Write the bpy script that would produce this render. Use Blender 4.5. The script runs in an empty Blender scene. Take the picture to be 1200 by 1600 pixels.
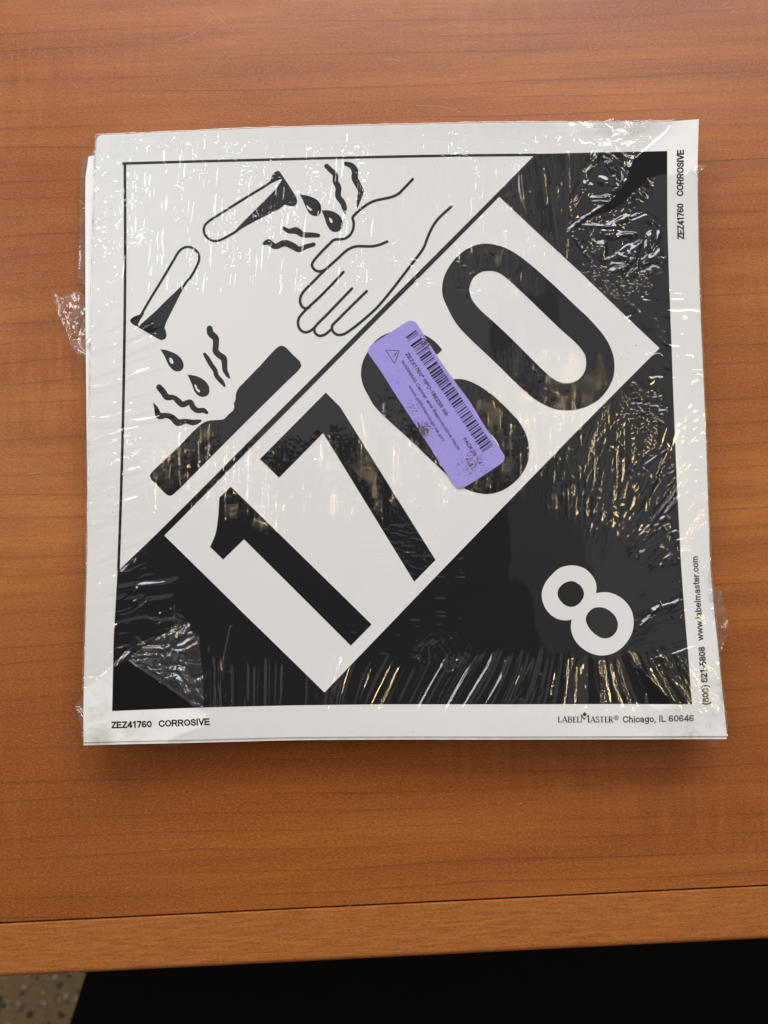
import bpy, bmesh, math, random
import numpy as np
from mathutils import Matrix, Vector
from mathutils.geometry import tessellate_polygon, delaunay_2d_cdt
random.seed(4); rng = np.random.default_rng(4)
scene = bpy.context.scene
COL = scene.collection
MM = 0.001

# ------------------------------------------------------------------ camera
R_CAM = np.array([[0.99991601, -0.01224127, 0.00425726],
                  [0.01195239, 0.99798593, 0.06229941],
                  [-0.00501131, -0.06224329, 0.99804843]])
FPX = 1201.0693
TOPZ = 10.9                                   # mm, middle of the top sheet above the desk
CAM = np.array([-8.45710191, -59.9390806, 341.918866 + TOPZ])
cam_data = bpy.data.cameras.new('camera')
cam = bpy.data.objects.new('camera', cam_data); COL.objects.link(cam)
m4 = Matrix.Identity(4)
for i in range(3):
    for j in range(3):
        m4[i][j] = R_CAM[j][i]
    m4[i][3] = CAM[i] * MM
cam.matrix_world = m4
cam_data.sensor_fit = 'VERTICAL'; cam_data.sensor_height = 36.0
cam_data.lens = FPX / 1600 * 36.0
cam_data.clip_start = 0.01; cam_data.clip_end = 50
cam_data.dof.use_dof = True
cam_data.dof.focus_distance = 0.348
cam_data.dof.aperture_fstop = 8.5
scene.camera = cam

# ------------------------------------------------------------------ world, lamps, exposure
scene.render.engine = 'CYCLES'
scene.view_settings.view_transform = 'Standard'
scene.view_settings.look = 'None'
scene.view_settings.exposure = 0.0
scene.view_settings.gamma = 1.0
try:
    scene.cycles.use_denoising = True
    scene.cycles.denoiser = 'OPENIMAGEDENOISE'
except Exception:
    pass
scene.cycles.max_bounces = 10
scene.cycles.transparent_max_bounces = 24
scene.cycles.caustics_reflective = False
scene.cycles.caustics_refractive = False
scene.cycles.sample_clamp_indirect = 4.0
world = bpy.data.worlds.new('World'); scene.world = world
world.use_nodes = True
bg = world.node_tree.nodes['Background']
bg.inputs['Color'].default_value = (0.97, 0.985, 1.0, 1)
bg.inputs['Strength'].default_value = 0.05

def area(name, loc, target, sx, sy, radiance, color, shape='RECTANGLE', spread=180):
    L = bpy.data.lights.new(name, 'AREA'); L.shape = shape; L.size = sx; L.size_y = sy
    A = sx * sy * (math.pi / 4 if shape in ('DISK', 'ELLIPSE') else 1)
    L.energy = radiance * math.pi * A; L.color = color
    L.spread = math.radians(spread)
    o = bpy.data.objects.new(name, L); COL.objects.link(o)
    o.location = loc
    o.rotation_euler = (Vector(target) - Vector(loc)).to_track_quat('-Z', 'Y').to_euler()
    return o
CZ = 1.75
# daylight from the windows behind the desk and at its back left corner
area('window_light', (0.15, 1.62, 1.20), (0, 0, 0), 2.2, 0.95, 7.4, (0.90, 0.945, 1.0))
area('window_light', (-1.75, 0.75, 1.30), (0, 0.05, 0), 0.9, 1.0, 5.4, (0.90, 0.945, 1.0))
# pale ceiling seen mirrored in the wrap; the photographer leaves it dark straight above
area('ceiling_light', (1.00, 0.10, CZ), (1.00, 0.10, 0), 1.40, 2.6, 0.12, (0.97, 0.98, 1.0))
area('ceiling_light', (1.12, 0.14, CZ + 0.03), (1.12, 0.14, 0), 1.34, 2.5, 0.12, (0.97, 0.98, 1.0))
area('ceiling_light', (-0.20, 0.86, CZ), (-0.20, 0.86, 0), 0.98, 1.15, 0.32, (0.97, 0.98, 1.0))
area('ceiling_light', (-1.35, 0.25, CZ), (-1.35, 0.25, 0), 1.22, 2.0, 0.34, (0.97, 0.98, 1.0))
# slim warm ceiling tubes running front to back
for x, y in ((0.84, 0.20), (-0.88, 0.20), (1.32, 0.16), (-1.36, 0.18), (1.40, 0.80)):
    area('warm_lamp', (x, y, CZ - 0.06), (x * 0.3, y, 0), 0.40, 0.019, 95.0, (1.0, 0.71, 0.36))

# ------------------------------------------------------------------ sheet surface (mm)
S = 136.5
HC = [1.6007319, 0.11134148, 4.82951157, -0.61308568, -3.23767226, 3.69315334, -0.25652275,
      1.85433883, 1.96271401, -1.53339997, -1.34833167, 0.87668958]
HE = [(2, 0), (1, 1), (0, 2), (3, 0), (2, 1), (1, 2), (0, 3), (4, 0), (3, 1), (2, 2), (1, 3), (0, 4)]
def height(u, v):
    a = np.clip(np.asarray(u, float) / S, -1.05, 1.05); b = np.clip(np.asarray(v, float) / S, -1.05, 1.05)
    return TOPZ + sum(c * a**i * b**j for c, (i, j) in zip(HC, HE))
def project(P):
    X = (P - CAM) @ R_CAM.T
    return np.stack([600 + FPX * X[..., 0] / -X[..., 2], 800 - FPX * X[..., 1] / -X[..., 2]], -1)
def ray(px):
    px = np.atleast_2d(np.asarray(px, float))
    d = np.stack([(px[:, 0] - 600) / FPX, -(px[:, 1] - 800) / FPX, -np.ones(len(px))], -1)
    return d @ R_CAM
def on_plane(px, z):
    d = ray(px); t = (z - CAM[2]) / d[:, 2]
    return CAM + d * np.reshape(t, (-1, 1))
def on_sheet(px):
    """photo pixel -> point (u, v) on the bent sheet, mm"""
    z = np.full(len(np.atleast_2d(px)), TOPZ)
    for _ in range(12):
        P = on_plane(px, z); z = height(P[:, 0], P[:, 1])
    return P[:, :2]

# ------------------------------------------------------------------ noise
_T = rng.random((512, 512))
def vnoise(x, y, seed=0):
    x = np.asarray(x) + seed * 37.31 + 1000; y = np.asarray(y) + seed * 91.77 + 1000
    xi = np.floor(x).astype(np.int64); yi = np.floor(y).astype(np.int64)
    fx = x - xi; fy = y - yi
    fx = fx * fx * fx * (fx * (fx * 6 - 15) + 10); fy = fy * fy * fy * (fy * (fy * 6 - 15) + 10)
    x0 = xi & 511; x1 = (xi + 1) & 511; y0 = yi & 511; y1 = (yi + 1) & 511
    return (_T[x0, y0] * (1 - fx) + _T[x1, y0] * fx) * (1 - fy) + (_T[x0, y1] * (1 - fx) + _T[x1, y1] * fx) * fy
def sstep(x, a, b):
    t = np.clip((x - a) / (b - a), 0, 1); return t * t * (3 - 2 * t)

# ------------------------------------------------------------------ object helpers
def link(o, parent=None, label=None, cat=None, group=None, kind=None):
    COL.objects.link(o)
    if parent: o.parent = parent
    if label: o['label'] = label
    if cat: o['category'] = cat
    if group: o['group'] = group
    if kind: o['kind'] = kind
    return o
def empty(name, loc, label, cat):
    o = bpy.data.objects.new(name, None); o.empty_display_size = 0.02
    o.location = loc
    return link(o, None, label, cat)
def mesh_from(name, verts_mm, faces, mat, parent=None, smooth=False, **kw):
    me = bpy.data.meshes.new(name)
    me.from_pydata([tuple(c * MM for c in v) for v in verts_mm], [], [tuple(int(i) for i in f) for f in faces])
    me.update()
    me.materials.append(mat)
    if smooth:
        me.polygons.foreach_set('use_smooth', [True] * len(me.polygons))
    o = bpy.data.objects.new(name, me)
    return link(o, parent, **kw)
def bm_obj(name, bm, mat, parent=None, smooth=False, **kw):
    me = bpy.data.meshes.new(name); bm.normal_update(); bm.to_mesh(me); bm.free()
    me.materials.append(mat)
    if smooth:
        me.polygons.foreach_set('use_smooth', [True] * len(me.polygons))
    o = bpy.data.objects.new(name, me)
    return link(o, parent, **kw)

# ------------------------------------------------------------------ materials
def newmat(name):
    m = bpy.data.materials.new(name); m.use_nodes = True
    nt = m.node_tree; nt.nodes.clear()
    return m, nt, nt.nodes, nt.links
class NT:
    def __init__(s, name):
        s.m, s.nt, s.N, s.L = newmat(name)
        s.out = s.N.new('ShaderNodeOutputMaterial')
    def node(s, t, **kw):
        n = s.N.new(t)
        for k, v in kw.items(): setattr(n, k, v)
        return n
    def put(s, sock, v):
        if isinstance(v, bpy.types.NodeSocket): s.L.new(v, sock)
        else: sock.default_value = v
    def mapping(s, scale, rot=(0, 0, 0), src='Object'):
        tc = s.node('ShaderNodeTexCoord'); mp = s.node('ShaderNodeMapping')
        s.L.new(tc.outputs[src], mp.inputs['Vector'])
        mp.inputs['Scale'].default_value = scale; mp.inputs['Rotation'].default_value = rot
        return mp.outputs['Vector']
    def noise(s, vec, scale=1.0, detail=2.0, rough=0.5, dist=0.0):
        n = s.node('ShaderNodeTexNoise'); s.L.new(vec, n.inputs['Vector'])
        n.inputs['Scale'].default_value = scale; n.inputs['Detail'].default_value = detail
        n.inputs['Roughness'].default_value = rough; n.inputs['Distortion'].default_value = dist
        return n.outputs['Fac']
    def ramp(s, fac, stops, interp='LINEAR'):
        r = s.node('ShaderNodeValToRGB'); s.L.new(fac, r.inputs['Fac'])
        r.color_ramp.interpolation = interp
        e = r.color_ramp.elements
        while len(e) < len(stops): e.new(0.5)
        for el, (p, c) in zip(e, stops):
            el.position = p; el.color = c if len(c) == 4 else (*c, 1)
        return r.outputs['Color']
    def math(s, op, a, b=None, clamp=False):
        n = s.node('ShaderNodeMath', operation=op, use_clamp=clamp)
        s.put(n.inputs[0], a)
        if b is not None: s.put(n.inputs[1], b)
        return n.outputs[0]
    def mix(s, fac, a, b, blend='MIX'):
        n = s.node('ShaderNodeMix', data_type='RGBA', blend_type=blend)
        s.put(n.inputs[0], fac)
        for sock, v in ((n.inputs[6], a), (n.inputs[7], b)):
            s.put(sock, v if isinstance(v, bpy.types.NodeSocket) else (*v, 1) if len(v) == 3 else v)
        return n.outputs[2]
    def bsdf(s, color, rough=0.5, spec=0.5, normal=None, **kw):
        b = s.node('ShaderNodeBsdfPrincipled')
        s.put(b.inputs['Base Color'], color if isinstance(color, bpy.types.NodeSocket) else (*color, 1))
        s.put(b.inputs['Roughness'], rough); s.put(b.inputs['Specular IOR Level'], spec)
        if normal is not None: s.L.new(normal, b.inputs['Normal'])
        s.L.new(b.outputs[0], s.out.inputs['Surface'])
        return b
    def bump(s, h, strength, dist):
        b = s.node('ShaderNodeBump'); s.L.new(h, b.inputs['Height'])
        b.inputs['Strength'].default_value = strength; b.inputs['Distance'].default_value = dist
        return b.outputs['Normal']

def wood(name, band=False):
    t = NT(name)
    P = (1, 1, 1)
    low = t.noise(t.mapping((1.6, 9.0, 1)), 1.0, 3, 0.55)
    mid = t.noise(t.mapping((5.0, 70, 1)), 1.0, 3, 0.6, 0.3)
    fine = t.noise(t.mapping((60, 900, 1)), 1.0, 3, 0.65)
    grit = t.noise(t.mapping((700, 1700, 1)), 1.0, 2, 0.7)
    # growth lines: warped distance across the grain
    tc = t.node('ShaderNodeTexCoord'); sep = t.node('ShaderNodeSeparateXYZ'); t.L.new(tc.outputs['Object'], sep.inputs[0])
    warp = t.noise(t.mapping((1.5, 7.0, 1)), 1.0, 3, 0.5)
    warp2 = t.noise(t.mapping((9, 40, 1)), 1.0, 2, 0.5)
    yy = t.math('ADD', sep.outputs['Y'], t.math('MULTIPLY', warp, 0.040))
    yy = t.math('ADD', yy, t.math('MULTIPLY', warp2, 0.0022))
    spacing = 0.0085
    fr = t.math('FRACT', t.math('DIVIDE', yy, spacing))
    line = t.ramp(fr, [(0.0, (0, 0, 0)), (0.70, (0.0, 0.0, 0.0)), (0.90, (0.18, 0.18, 0.18)), (0.95, (0.75, 0.75, 0.75)), (0.975, (0.75, 0.75, 0.75)), (1.0, (0, 0, 0))])
    keep = t.noise(t.mapping((7.0, 95, 1)), 1.0, 2, 0.5)
    keep = t.ramp(keep, [(0.36, (0.08, 0.08, 0.08)), (0.62, (1, 1, 1))])
    line = t.math('MULTIPLY', line, keep)
    # cross-grain figure and short rays
    fig = t.noise(t.mapping((230, 26, 1)), 1.0, 2, 0.6)
    where = t.ramp(t.noise(t.mapping((6, 14, 1)), 1.0, 2, 0.5), [(0.45, (0, 0, 0)), (0.7, (1, 1, 1))])
    if not band:
        c = t.mix(t.ramp(low, [(0.36, (0, 0, 0)), (0.64, (1, 1, 1))]), (0.278, 0.076, 0.0138), (0.425, 0.137, 0.027))
        c = t.mix(t.math('MULTIPLY', t.ramp(mid, [(0.38, (0, 0, 0)), (0.64, (1, 1, 1))]), 0.80), c, (0.250, 0.068, 0.0118))
        c = t.mix(t.math('MULTIPLY', t.math('MULTIPLY', where, t.ramp(fig, [(0.46, (0, 0, 0)), (0.62, (1, 1, 1))])), 0.32), c, (0.50, 0.185, 0.045))
    else:
        mid2 = t.noise(t.mapping((85, 760, 1)), 1.0, 4, 0.65, 0.4)
        mid3 = t.noise(t.mapping((14, 150, 1)), 1.0, 3, 0.6, 0.4)
        c = t.mix(t.ramp(mid2, [(0.34, (0, 0, 0)), (0.66, (1, 1, 1))]), (0.285, 0.080, 0.018), (0.480, 0.175, 0.046))
        c = t.mix(t.math('MULTIPLY', mid3, 0.6), c, (0.43, 0.145, 0.034))
        line = t.math('MULTIPLY', line, 0.08)
    c = t.mix(t.math('MULTIPLY', t.ramp(fine, [(0.35, (1, 1, 1)), (0.6, (0, 0, 0))]), 0.34), c, (0.20, 0.056, 0.016))
    c = t.mix(t.math('MULTIPLY', t.ramp(grit, [(0.47, (0, 0, 0)), (0.64, (1, 1, 1))]), 0.24), c, (0.60, 0.24, 0.075))
    c = t.mix(t.math('MULTIPLY', t.ramp(grit, [(0.34, (1, 1, 1)), (0.50, (0, 0, 0))]), 0.22), c, (0.16, 0.040, 0.009))
    c = t.mix(t.math('MULTIPLY', line, 0.66), c, (0.120, 0.030, 0.010))
    h = t.math('ADD', t.math('MULTIPLY', grit, 0.6), t.math('MULTIPLY', fine, 0.5))
    sm = t.noise(t.mapping((9, 12, 1)), 1.0, 4, 0.6, 0.5)
    t.bsdf(c, t.ramp(sm, [(0.35, (0.30, 0.30, 0.30)), (0.65, (0.44, 0.44, 0.44))]), 0.32, t.bump(h, 0.16, 0.0004))
    return t.m

def paper(name):
    t = NT(name)
    v = t.mapping((1, 1, 1))
    sep = t.node('ShaderNodeSeparateXYZ'); t.L.new(v, sep.inputs[0])
    # grime that gathers along the rim of the sheets, heaviest at the worn corners
    ax = t.math('ABSOLUTE', sep.outputs['X']); ay = t.math('ABSOLUTE', sep.outputs['Y'])
    edge = t.math('MAXIMUM', ax, ay)
    corner = t.math('ADD', ax, ay)
    e1 = t.math('MULTIPLY', t.math('SUBTRACT', edge, 0.1265), 110, clamp=True)
    c1 = t.math('MULTIPLY', t.math('SUBTRACT', corner, 0.224), 26, clamp=True)
    low_side = t.math('ADD', t.math('MULTIPLY', t.math('LESS_THAN', sep.outputs['Y'], 0.0), 0.8), 0.2)
    c1 = t.math('MULTIPLY', c1, low_side)
    n = t.noise(t.mapping((90, 90, 90)), 1.0, 5, 0.7, 0.6)
    blot = t.ramp(n, [(0.50, (0, 0, 0)), (0.70, (1, 1, 1))])
    sm = t.ramp(t.noise(t.mapping((38, 38, 38)), 1.0, 3, 0.6), [(0.4, (0, 0, 0)), (0.7, (1, 1, 1))])
    g = t.math('MULTIPLY', t.math('ADD', t.math('MULTIPLY', blot, 0.6), t.math('MULTIPLY', sm, 0.5)), t.math('MAXIMUM', t.math('MULTIPLY', e1, 0.14), c1), clamp=True)
    sp = t.noise(t.mapping((520, 520, 520)), 1.0, 1, 0.5)
    spw = t.ramp(t.noise(t.mapping((30, 30, 30)), 1.0, 2, 0.5), [(0.45, (0, 0, 0)), (0.65, (1, 1, 1))])
    sp = t.math('MULTIPLY', t.ramp(sp, [(0.765, (0, 0, 0)), (0.80, (1, 1, 1))]), spw)
    base = t.mix(t.noise(t.mapping((14, 14, 14)), 1.0, 3, 0.5), (0.805, 0.797, 0.787), (0.845, 0.838, 0.825))
    c = t.mix(t.math('MULTIPLY', g, 0.85), base, (0.30, 0.31, 0.24))
    c = t.mix(t.math('MULTIPLY', sp, 0.7), c, (0.12, 0.115, 0.10))
    t.bsdf(c, 0.55, 0.3)
    return t.m

def ink(name, col=(0.0055, 0.0055, 0.006), rough=0.6, spec=0.12, worn=None):
    t = NT(name)
    c = t.mix(t.noise(t.mapping((60, 60, 60)), 1.0, 3, 0.5), tuple(x * 0.85 for x in col), tuple(x * 1.15 for x in col))
    if worn:
        n = t.noise(t.mapping((2600, 2600, 2600)), 1.0, 2, 0.6)
        n2 = t.noise(t.mapping((160, 160, 160)), 1.0, 2, 0.6)
        k = t.math('ADD', n, t.math('MULTIPLY', n2, 0.5))
        c = t.mix(t.ramp(k, [(0.84, (0, 0, 0)), (0.96, (1, 1, 1))]), c, worn)
    t.bsdf(c, rough, spec)
    return t.m

def sticker_mat(name):
    t = NT(name)
    g = t.noise(t.mapping((1500, 1500, 1500)), 1.0, 2, 0.6)
    base = t.mix(g, (0.27, 0.225, 0.60), (0.375, 0.325, 0.74))
    fl = t.noise(t.mapping((1250, 1250, 1250)), 1.0, 3, 0.65)
    wh = t.noise(t.mapping((90, 90, 90)), 1.0, 2, 0.5)
    tc = t.node('ShaderNodeTexCoord'); spot = None
    for (sx, sy), r_, w_ in WEAR:
        dn = t.node('ShaderNodeVectorMath', operation='DISTANCE'); t.L.new(tc.outputs['Object'], dn.inputs[0]); dn.inputs[1].default_value = (sx * MM, sy * MM, TOPZ * MM)
        q = t.math('MULTIPLY', t.math('SUBTRACT', 1.0, t.math('DIVIDE', dn.outputs['Value'], r_ * MM), True), w_, True)
        spot = q if spot is None else t.math('MAXIMUM', spot, q)
    k = t.math('ADD', fl, t.math('ADD', t.math('MULTIPLY', wh, 0.25), t.math('MULTIPLY', spot, 0.36)))
    c = t.mix(t.ramp(k, [(0.84, (0, 0, 0)), (0.91, (1, 1, 1))]), base, (0.085, 0.060, 0.065))
    cr = t.noise(t.mapping((230, 230, 230)), 1.0, 3, 0.5, 1.2)
    t.bsdf(c, 0.50, 0.34, t.bump(t.math('ADD', t.math('MULTIPLY', g, 0.35), cr), 0.35, 0.00025))
    return t.m

def film_mat(name, haze, r0, rough, tint=(1, 1, 1), seams=False):
    t = NT(name)
    lw = t.node('ShaderNodeLayerWeight'); lw.inputs['Blend'].default_value = 0.5
    f = t.math('POWER', lw.outputs['Facing'], 4.0)
    f = t.math('ADD', t.math('MULTIPLY', f, 0.85 - r0), r0, clamp=True)
    gl = t.node('ShaderNodeBsdfGlossy'); gl.inputs['Roughness'].default_value = rough
    gl.inputs['Color'].default_value = (1, 1, 1, 1)
    if seams:
        # hair-fine wrinkles: (across, along, amount) are stored on the film
        at = t.node('ShaderNodeAttribute', attribute_name='wrinkle'); sp = t.node('ShaderNodeSeparateXYZ'); t.L.new(at.outputs['Vector'], sp.inputs[0])
        def nz(ka, kl, seed, detail=1.0):
            cb = t.node('ShaderNodeCombineXYZ')
            t.L.new(t.math('DIVIDE', sp.outputs['X'], ka), cb.inputs[0]); t.L.new(t.math('DIVIDE', sp.outputs['Y'], kl), cb.inputs[1]); cb.inputs[2].default_value = seed
            return t.noise(cb.outputs[0], 1.0, detail, 0.5)
        hair = t.ramp(nz(5.0, 60.0, 3.0), [(0.48, (0, 0, 0)), (0.76, (1, 1, 1))])
        bead = t.ramp(nz(6.0, 9.0, 7.0), [(0.42, (0.05, 0.05, 0.05)), (0.60, (1, 1, 1))])
        area_ = t.ramp(nz(30.0, 70.0, 12.0), [(0.40, (0.15, 0.15, 0.15)), (0.58, (1, 1, 1))])
        dab = t.ramp(nz(9.0, 18.0, 17.0, 2.0), [(0.58, (0, 0, 0)), (0.74, (1, 1, 1))])
        hh = t.math('MULTIPLY', t.math('MULTIPLY', hair, bead), area_)
        hh = t.math('ADD', hh, t.math('MULTIPLY', dab, 0.45))
        hh = t.math('MULTIPLY', hh, sp.outputs['Z'])
        nrm = t.bump(hh, 1.0, 0.00026)
        t.L.new(nrm, gl.inputs['Normal'])
    tr = t.node('ShaderNodeBsdfTransparent'); tr.inputs['Color'].default_value = (*tint, 1)
    df = t.node('ShaderNodeBsdfDiffuse'); df.inputs['Color'].default_value = (0.85, 0.85, 0.87, 1)
    tl = t.node('ShaderNodeBsdfTranslucent'); tl.inputs['Color'].default_value = (0.85, 0.85, 0.87, 1)
    h = t.node('ShaderNodeMixShader'); h.inputs[0].default_value = 0.5
    t.L.new(df.outputs[0], h.inputs[1]); t.L.new(tl.outputs[0], h.inputs[2])
    a = t.node('ShaderNodeMixShader'); a.inputs[0].default_value = haze
    t.L.new(tr.outputs[0], a.inputs[1]); t.L.new(h.outputs[0], a.inputs[2])
    b = t.node('ShaderNodeMixShader'); t.L.new(f, b.inputs[0])
    t.L.new(a.outputs[0], b.inputs[1]); t.L.new(gl.outputs[0], b.inputs[2])
    t.L.new(b.outputs[0], t.out.inputs['Surface'])
    return t.m

def plain(name, col, rough=0.5, spec=0.5, var=0.1, scale=40):
    t = NT(name)
    c = t.mix(t.noise(t.mapping((scale, scale, scale)), 1.0, 3, 0.6), tuple(x * (1 - var) for x in col), tuple(x * (1 + var) for x in col))
    t.bsdf(c, rough, spec)
    return t.m

M_WOOD = wood('cherry_laminate'); M_BAND = wood('cherry_solid_edge', True)
M_SEAM = plain('seam_dark', (0.012, 0.005, 0.004), 0.8, 0.1)
M_PAPER = paper('placard_card')
M_INK = ink('black_ink')
M_WHITE = plain('white_print', (0.80, 0.79, 0.78), 0.55, 0.3, 0.03)
M_FILM = film_mat('shrink_film', 0.004, 0.090, 0.028, seams=True)
M_FLAP = film_mat('loose_film', 0.13, 0.095, 0.13)
M_FOLD = film_mat('folded_film', 0.05, 0.10, 0.06)
WEAR = [(tuple(on_sheet([p])[0]), r_, w_) for p, r_, w_ in (((661, 672), 9, 1.0), ((668, 535), 8, 0.9), ((740, 722), 13, 0.7), ((650, 640), 9, 0.6), ((618, 590), 6, 0.45), ((605, 520), 5, 0.3))]
M_STICK = sticker_mat('violet_label')
M_SINK = ink('label_ink', (0.012, 0.011, 0.014), 0.6, 0.15, worn=(0.27, 0.225, 0.56))
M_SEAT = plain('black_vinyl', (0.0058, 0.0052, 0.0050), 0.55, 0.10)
M_STEEL = plain('black_steel', (0.01, 0.01, 0.01), 0.5, 0.2)

# ------------------------------------------------------------------ desk
seamA, seamB = on_plane([(0, 1443), (1200, 1384)], 0.0)
edgeA, edgeB = on_plane([(0, 1532), (1200, 1468)], 0.0)
dirx = (seamB - seamA)[:2]; dirx = dirx / np.linalg.norm(dirx)
ang = math.atan2(dirx[1], dirx[0])
dirn = np.array([-dirx[1], dirx[0]])                     # towards the back of the desk
seam_y = float(np.dot(seamA[:2] + seamB[:2], dirn) / 2)
edge_y = float(np.dot(edgeA[:2] + edgeB[:2], dirn) / 2)
desk = empty('desk', (0, 0, 0), 'cherry wood desk with a dark seam along its solid front edge', 'desk')
desk.rotation_euler = (0, 0, ang)
def box(name, x0, x1, y0, y1, z0, z1, mat, parent, bev=0.0, seg=3, edges=None, **kw):
    bm = bmesh.new()
    bmesh.ops.create_cube(bm, size=1.0)
    for v in bm.verts:
        v.co = Vector(((x0 + x1) / 2 + v.co.x * (x1 - x0), (y0 + y1) / 2 + v.co.y * (y1 - y0), (z0 + z1) / 2 + v.co.z * (z1 - z0))) * MM
    if bev:
        es = [e for e in bm.edges if edges is None or edges(e)]
        bmesh.ops.bevel(bm, geom=es, offset=bev * MM, segments=seg, profile=0.5, affect='EDGES')
    return bm_obj(name, bm, mat, parent, **kw)
GAP = 0.75
box('desktop', -620, 820, seam_y + GAP / 2, 620, -24, 0, M_WOOD, desk, 0.35, 2)
def front_top(e):
    c = (e.verts[0].co + e.verts[1].co) / 2
    return abs(c.y - edge_y * MM) < 1e-5 and abs(e.verts[0].co.z - e.verts[1].co.z) < 1e-6 or abs(c.y - (seam_y - GAP / 2) * MM) < 1e-5 and abs(c.z) < 1e-5
bm = bmesh.new(); bmesh.ops.create_cube(bm, size=1.0)
for v in bm.verts:
    v.co = Vector((100 + v.co.x * 1440, (edge_y + seam_y - GAP / 2) / 2 + v.co.y * (seam_y - GAP / 2 - edge_y), -14.9 + v.co.z * 30)) * MM
fe = [e for e in bm.edges if abs((e.verts[0].co + e.verts[1].co).y / 2 - edge_y * MM) < 1e-5 and abs(e.verts[0].co.z - e.verts[1].co.z) < 1e-6]
be = [e for e in bm.edges if abs((e.verts[0].co + e.verts[1].co).y / 2 - (seam_y - GAP / 2) * MM) < 1e-5 and abs(e.verts[0].co.z - e.verts[1].co.z) < 1e-6]
bmesh.ops.bevel(bm, geom=fe, offset=3.2 * MM, segments=6, profile=0.5, affect='EDGES')
be = [e for e in bm.edges if e.is_valid and abs((e.verts[0].co + e.verts[1].co).y / 2 - (seam_y - GAP / 2) * MM) < 1e-5 and abs(e.verts[0].co.z - e.verts[1].co.z) < 1e-6]
bmesh.ops.bevel(bm, geom=be, offset=0.35 * MM, segments=2, profile=0.5, affect='EDGES')
bm_obj('edge_band', bm, M_BAND, desk)
box('seam', -620, 820, seam_y - GAP / 2 + 0.02, seam_y + GAP / 2 - 0.02, -20, -1.2, M_SEAM, desk)
FLOOR = -735.0
for x0 in (-590, 760):
    box('leg', x0, x0 + 26, edge_y + 120, 590, FLOOR, -24, M_WOOD, desk, 0.8, 2)
# light scratches in the varnish: thin raised burrs of pale fibre
def ribbon(pts, w0, w1, z):
    P = on_plane(pts, z); V = []; F = []
    n = len(P)
    for i in range(n):
        d = P[min(i + 1, n - 1)] - P[max(i - 1, 0)]; d /= np.linalg.norm(d)
        s = np.array([-d[1], d[0], 0]); w = (w0 + (w1 - w0) * i / (n - 1)) / 2
        V += [P[i] + s * w, P[i] - s * w]
        if i: F.append((2 * i - 2, 2 * i - 1, 2 * i + 1, 2 * i))
    return V, F
M_SCR = plain('bare_fibre', (0.50, 0.27, 0.15), 0.6, 0.3)
scr = [[(325, 10), (342, 27)], [(342, 27), (352, 37), (362, 49)], [(362, 49), (366, 41)], [(300, 10), (310, 19)],
       [(330, 30), (315, 45), (290, 58), (268, 66)], [(114, 130), (122, 138)], [(355, 90), (357, 95)], [(412, 62), (417, 63)],
       [(320, 33), (328, 26)], [(1130, 9), (1141, 0)], [(650, 165), (690, 166), (720, 175)], [(740, 188), (742, 207)], [(46, 740), (64, 738)],
       [(600, 92), (622, 94)], [(720, 117), (729, 119)], [(652, 110), (656, 113)], [(78, 43), (84, 44)], [(148, 42), (153, 43)],
       [(182, 102), (188, 101)], [(222, 148), (226, 149)], [(386, 181), (391, 182)], [(1185, 1400), (1192, 1399)], [(1142, 20), (1148, 17)]]
for k in range(60):
    x, y = random.uniform(0, 1200), random.choice((random.uniform(0, 185), random.uniform(1180, 1420), random.uniform(0, 1420)))
    a_ = random.uniform(-0.5, 0.5); l_ = random.choice((2, 3, 4, 6))
    scr.append([(x, y), (x + l_ * math.cos(a_), y + l_ * math.sin(a_))])
V = []; F = []
for s in scr:
    v, f = ribbon(s, 0.22, 0.13, 0.02); k = len(V)
    V += v; F += [tuple(i + k for i in q) for q in f]
ri = Matrix.Rotation(-ang, 3, 'Z')
mesh_from('scratches', [tuple(ri @ Vector(v)) for v in V], F, M_SCR, desk, kind='stuff')

# ------------------------------------------------------------------ floor and what stands below the front edge
t = NT('terrazzo_matrix')
n1 = t.noise(t.mapping((60, 60, 60)), 1.0, 4, 0.6)
n2 = t.noise(t.mapping((420, 420, 420)), 1.0, 2, 0.6)
c = t.mix(n1, (0.33, 0.225, 0.108), (0.52, 0.37, 0.19))
c = t.mix(t.math('MULTIPLY', t.ramp(n2, [(0.4, (0, 0, 0)), (0.65, (1, 1, 1))]), 0.5), c, (0.13, 0.10, 0.065))
t.bsdf(c, 0.5, 0.3); M_FLOOR = t.m
floor = mesh_from('floor', [(-3000, -3000, FLOOR), (3000, -3000, FLOOR), (3000, 3000, FLOOR), (-3000, 3000, FLOOR)], [(0, 1, 2, 3)], M_FLOOR, kind='structure')
chipcols = [((0.78, 0.68, 0.52), 'pale'), ((0.10, 0.08, 0.06), 'dark'), ((0.20, 0.10, 0.06), 'rust'), ((0.30, 0.25, 0.17), 'tan'), ((0.16, 0.15, 0.13), 'grey')]
chipmats = [plain('stone_' + n, c, 0.4, 0.4, 0.25, 200) for c, n in chipcols]
def chip_bm(bm, x, y, r):
    bmv = bmesh.ops.create_icosphere(bm, subdivisions=1, radius=1.0)['verts']
    a = random.uniform(0, 6.28); ex = random.uniform(0.7, 1.3)
    for v in bmv:
        q = Vector((v.co.x * r * ex * random.uniform(0.85, 1.15), v.co.y * r / ex, v.co.z * 0.35)); q.rotate(Matrix.Rotation(a, 3, 'Z'))
        v.co = (q + Vector((x, y, FLOOR))) * MM
corner = on_plane([(60, 1570)], FLOOR)[0]
spots = []
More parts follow.
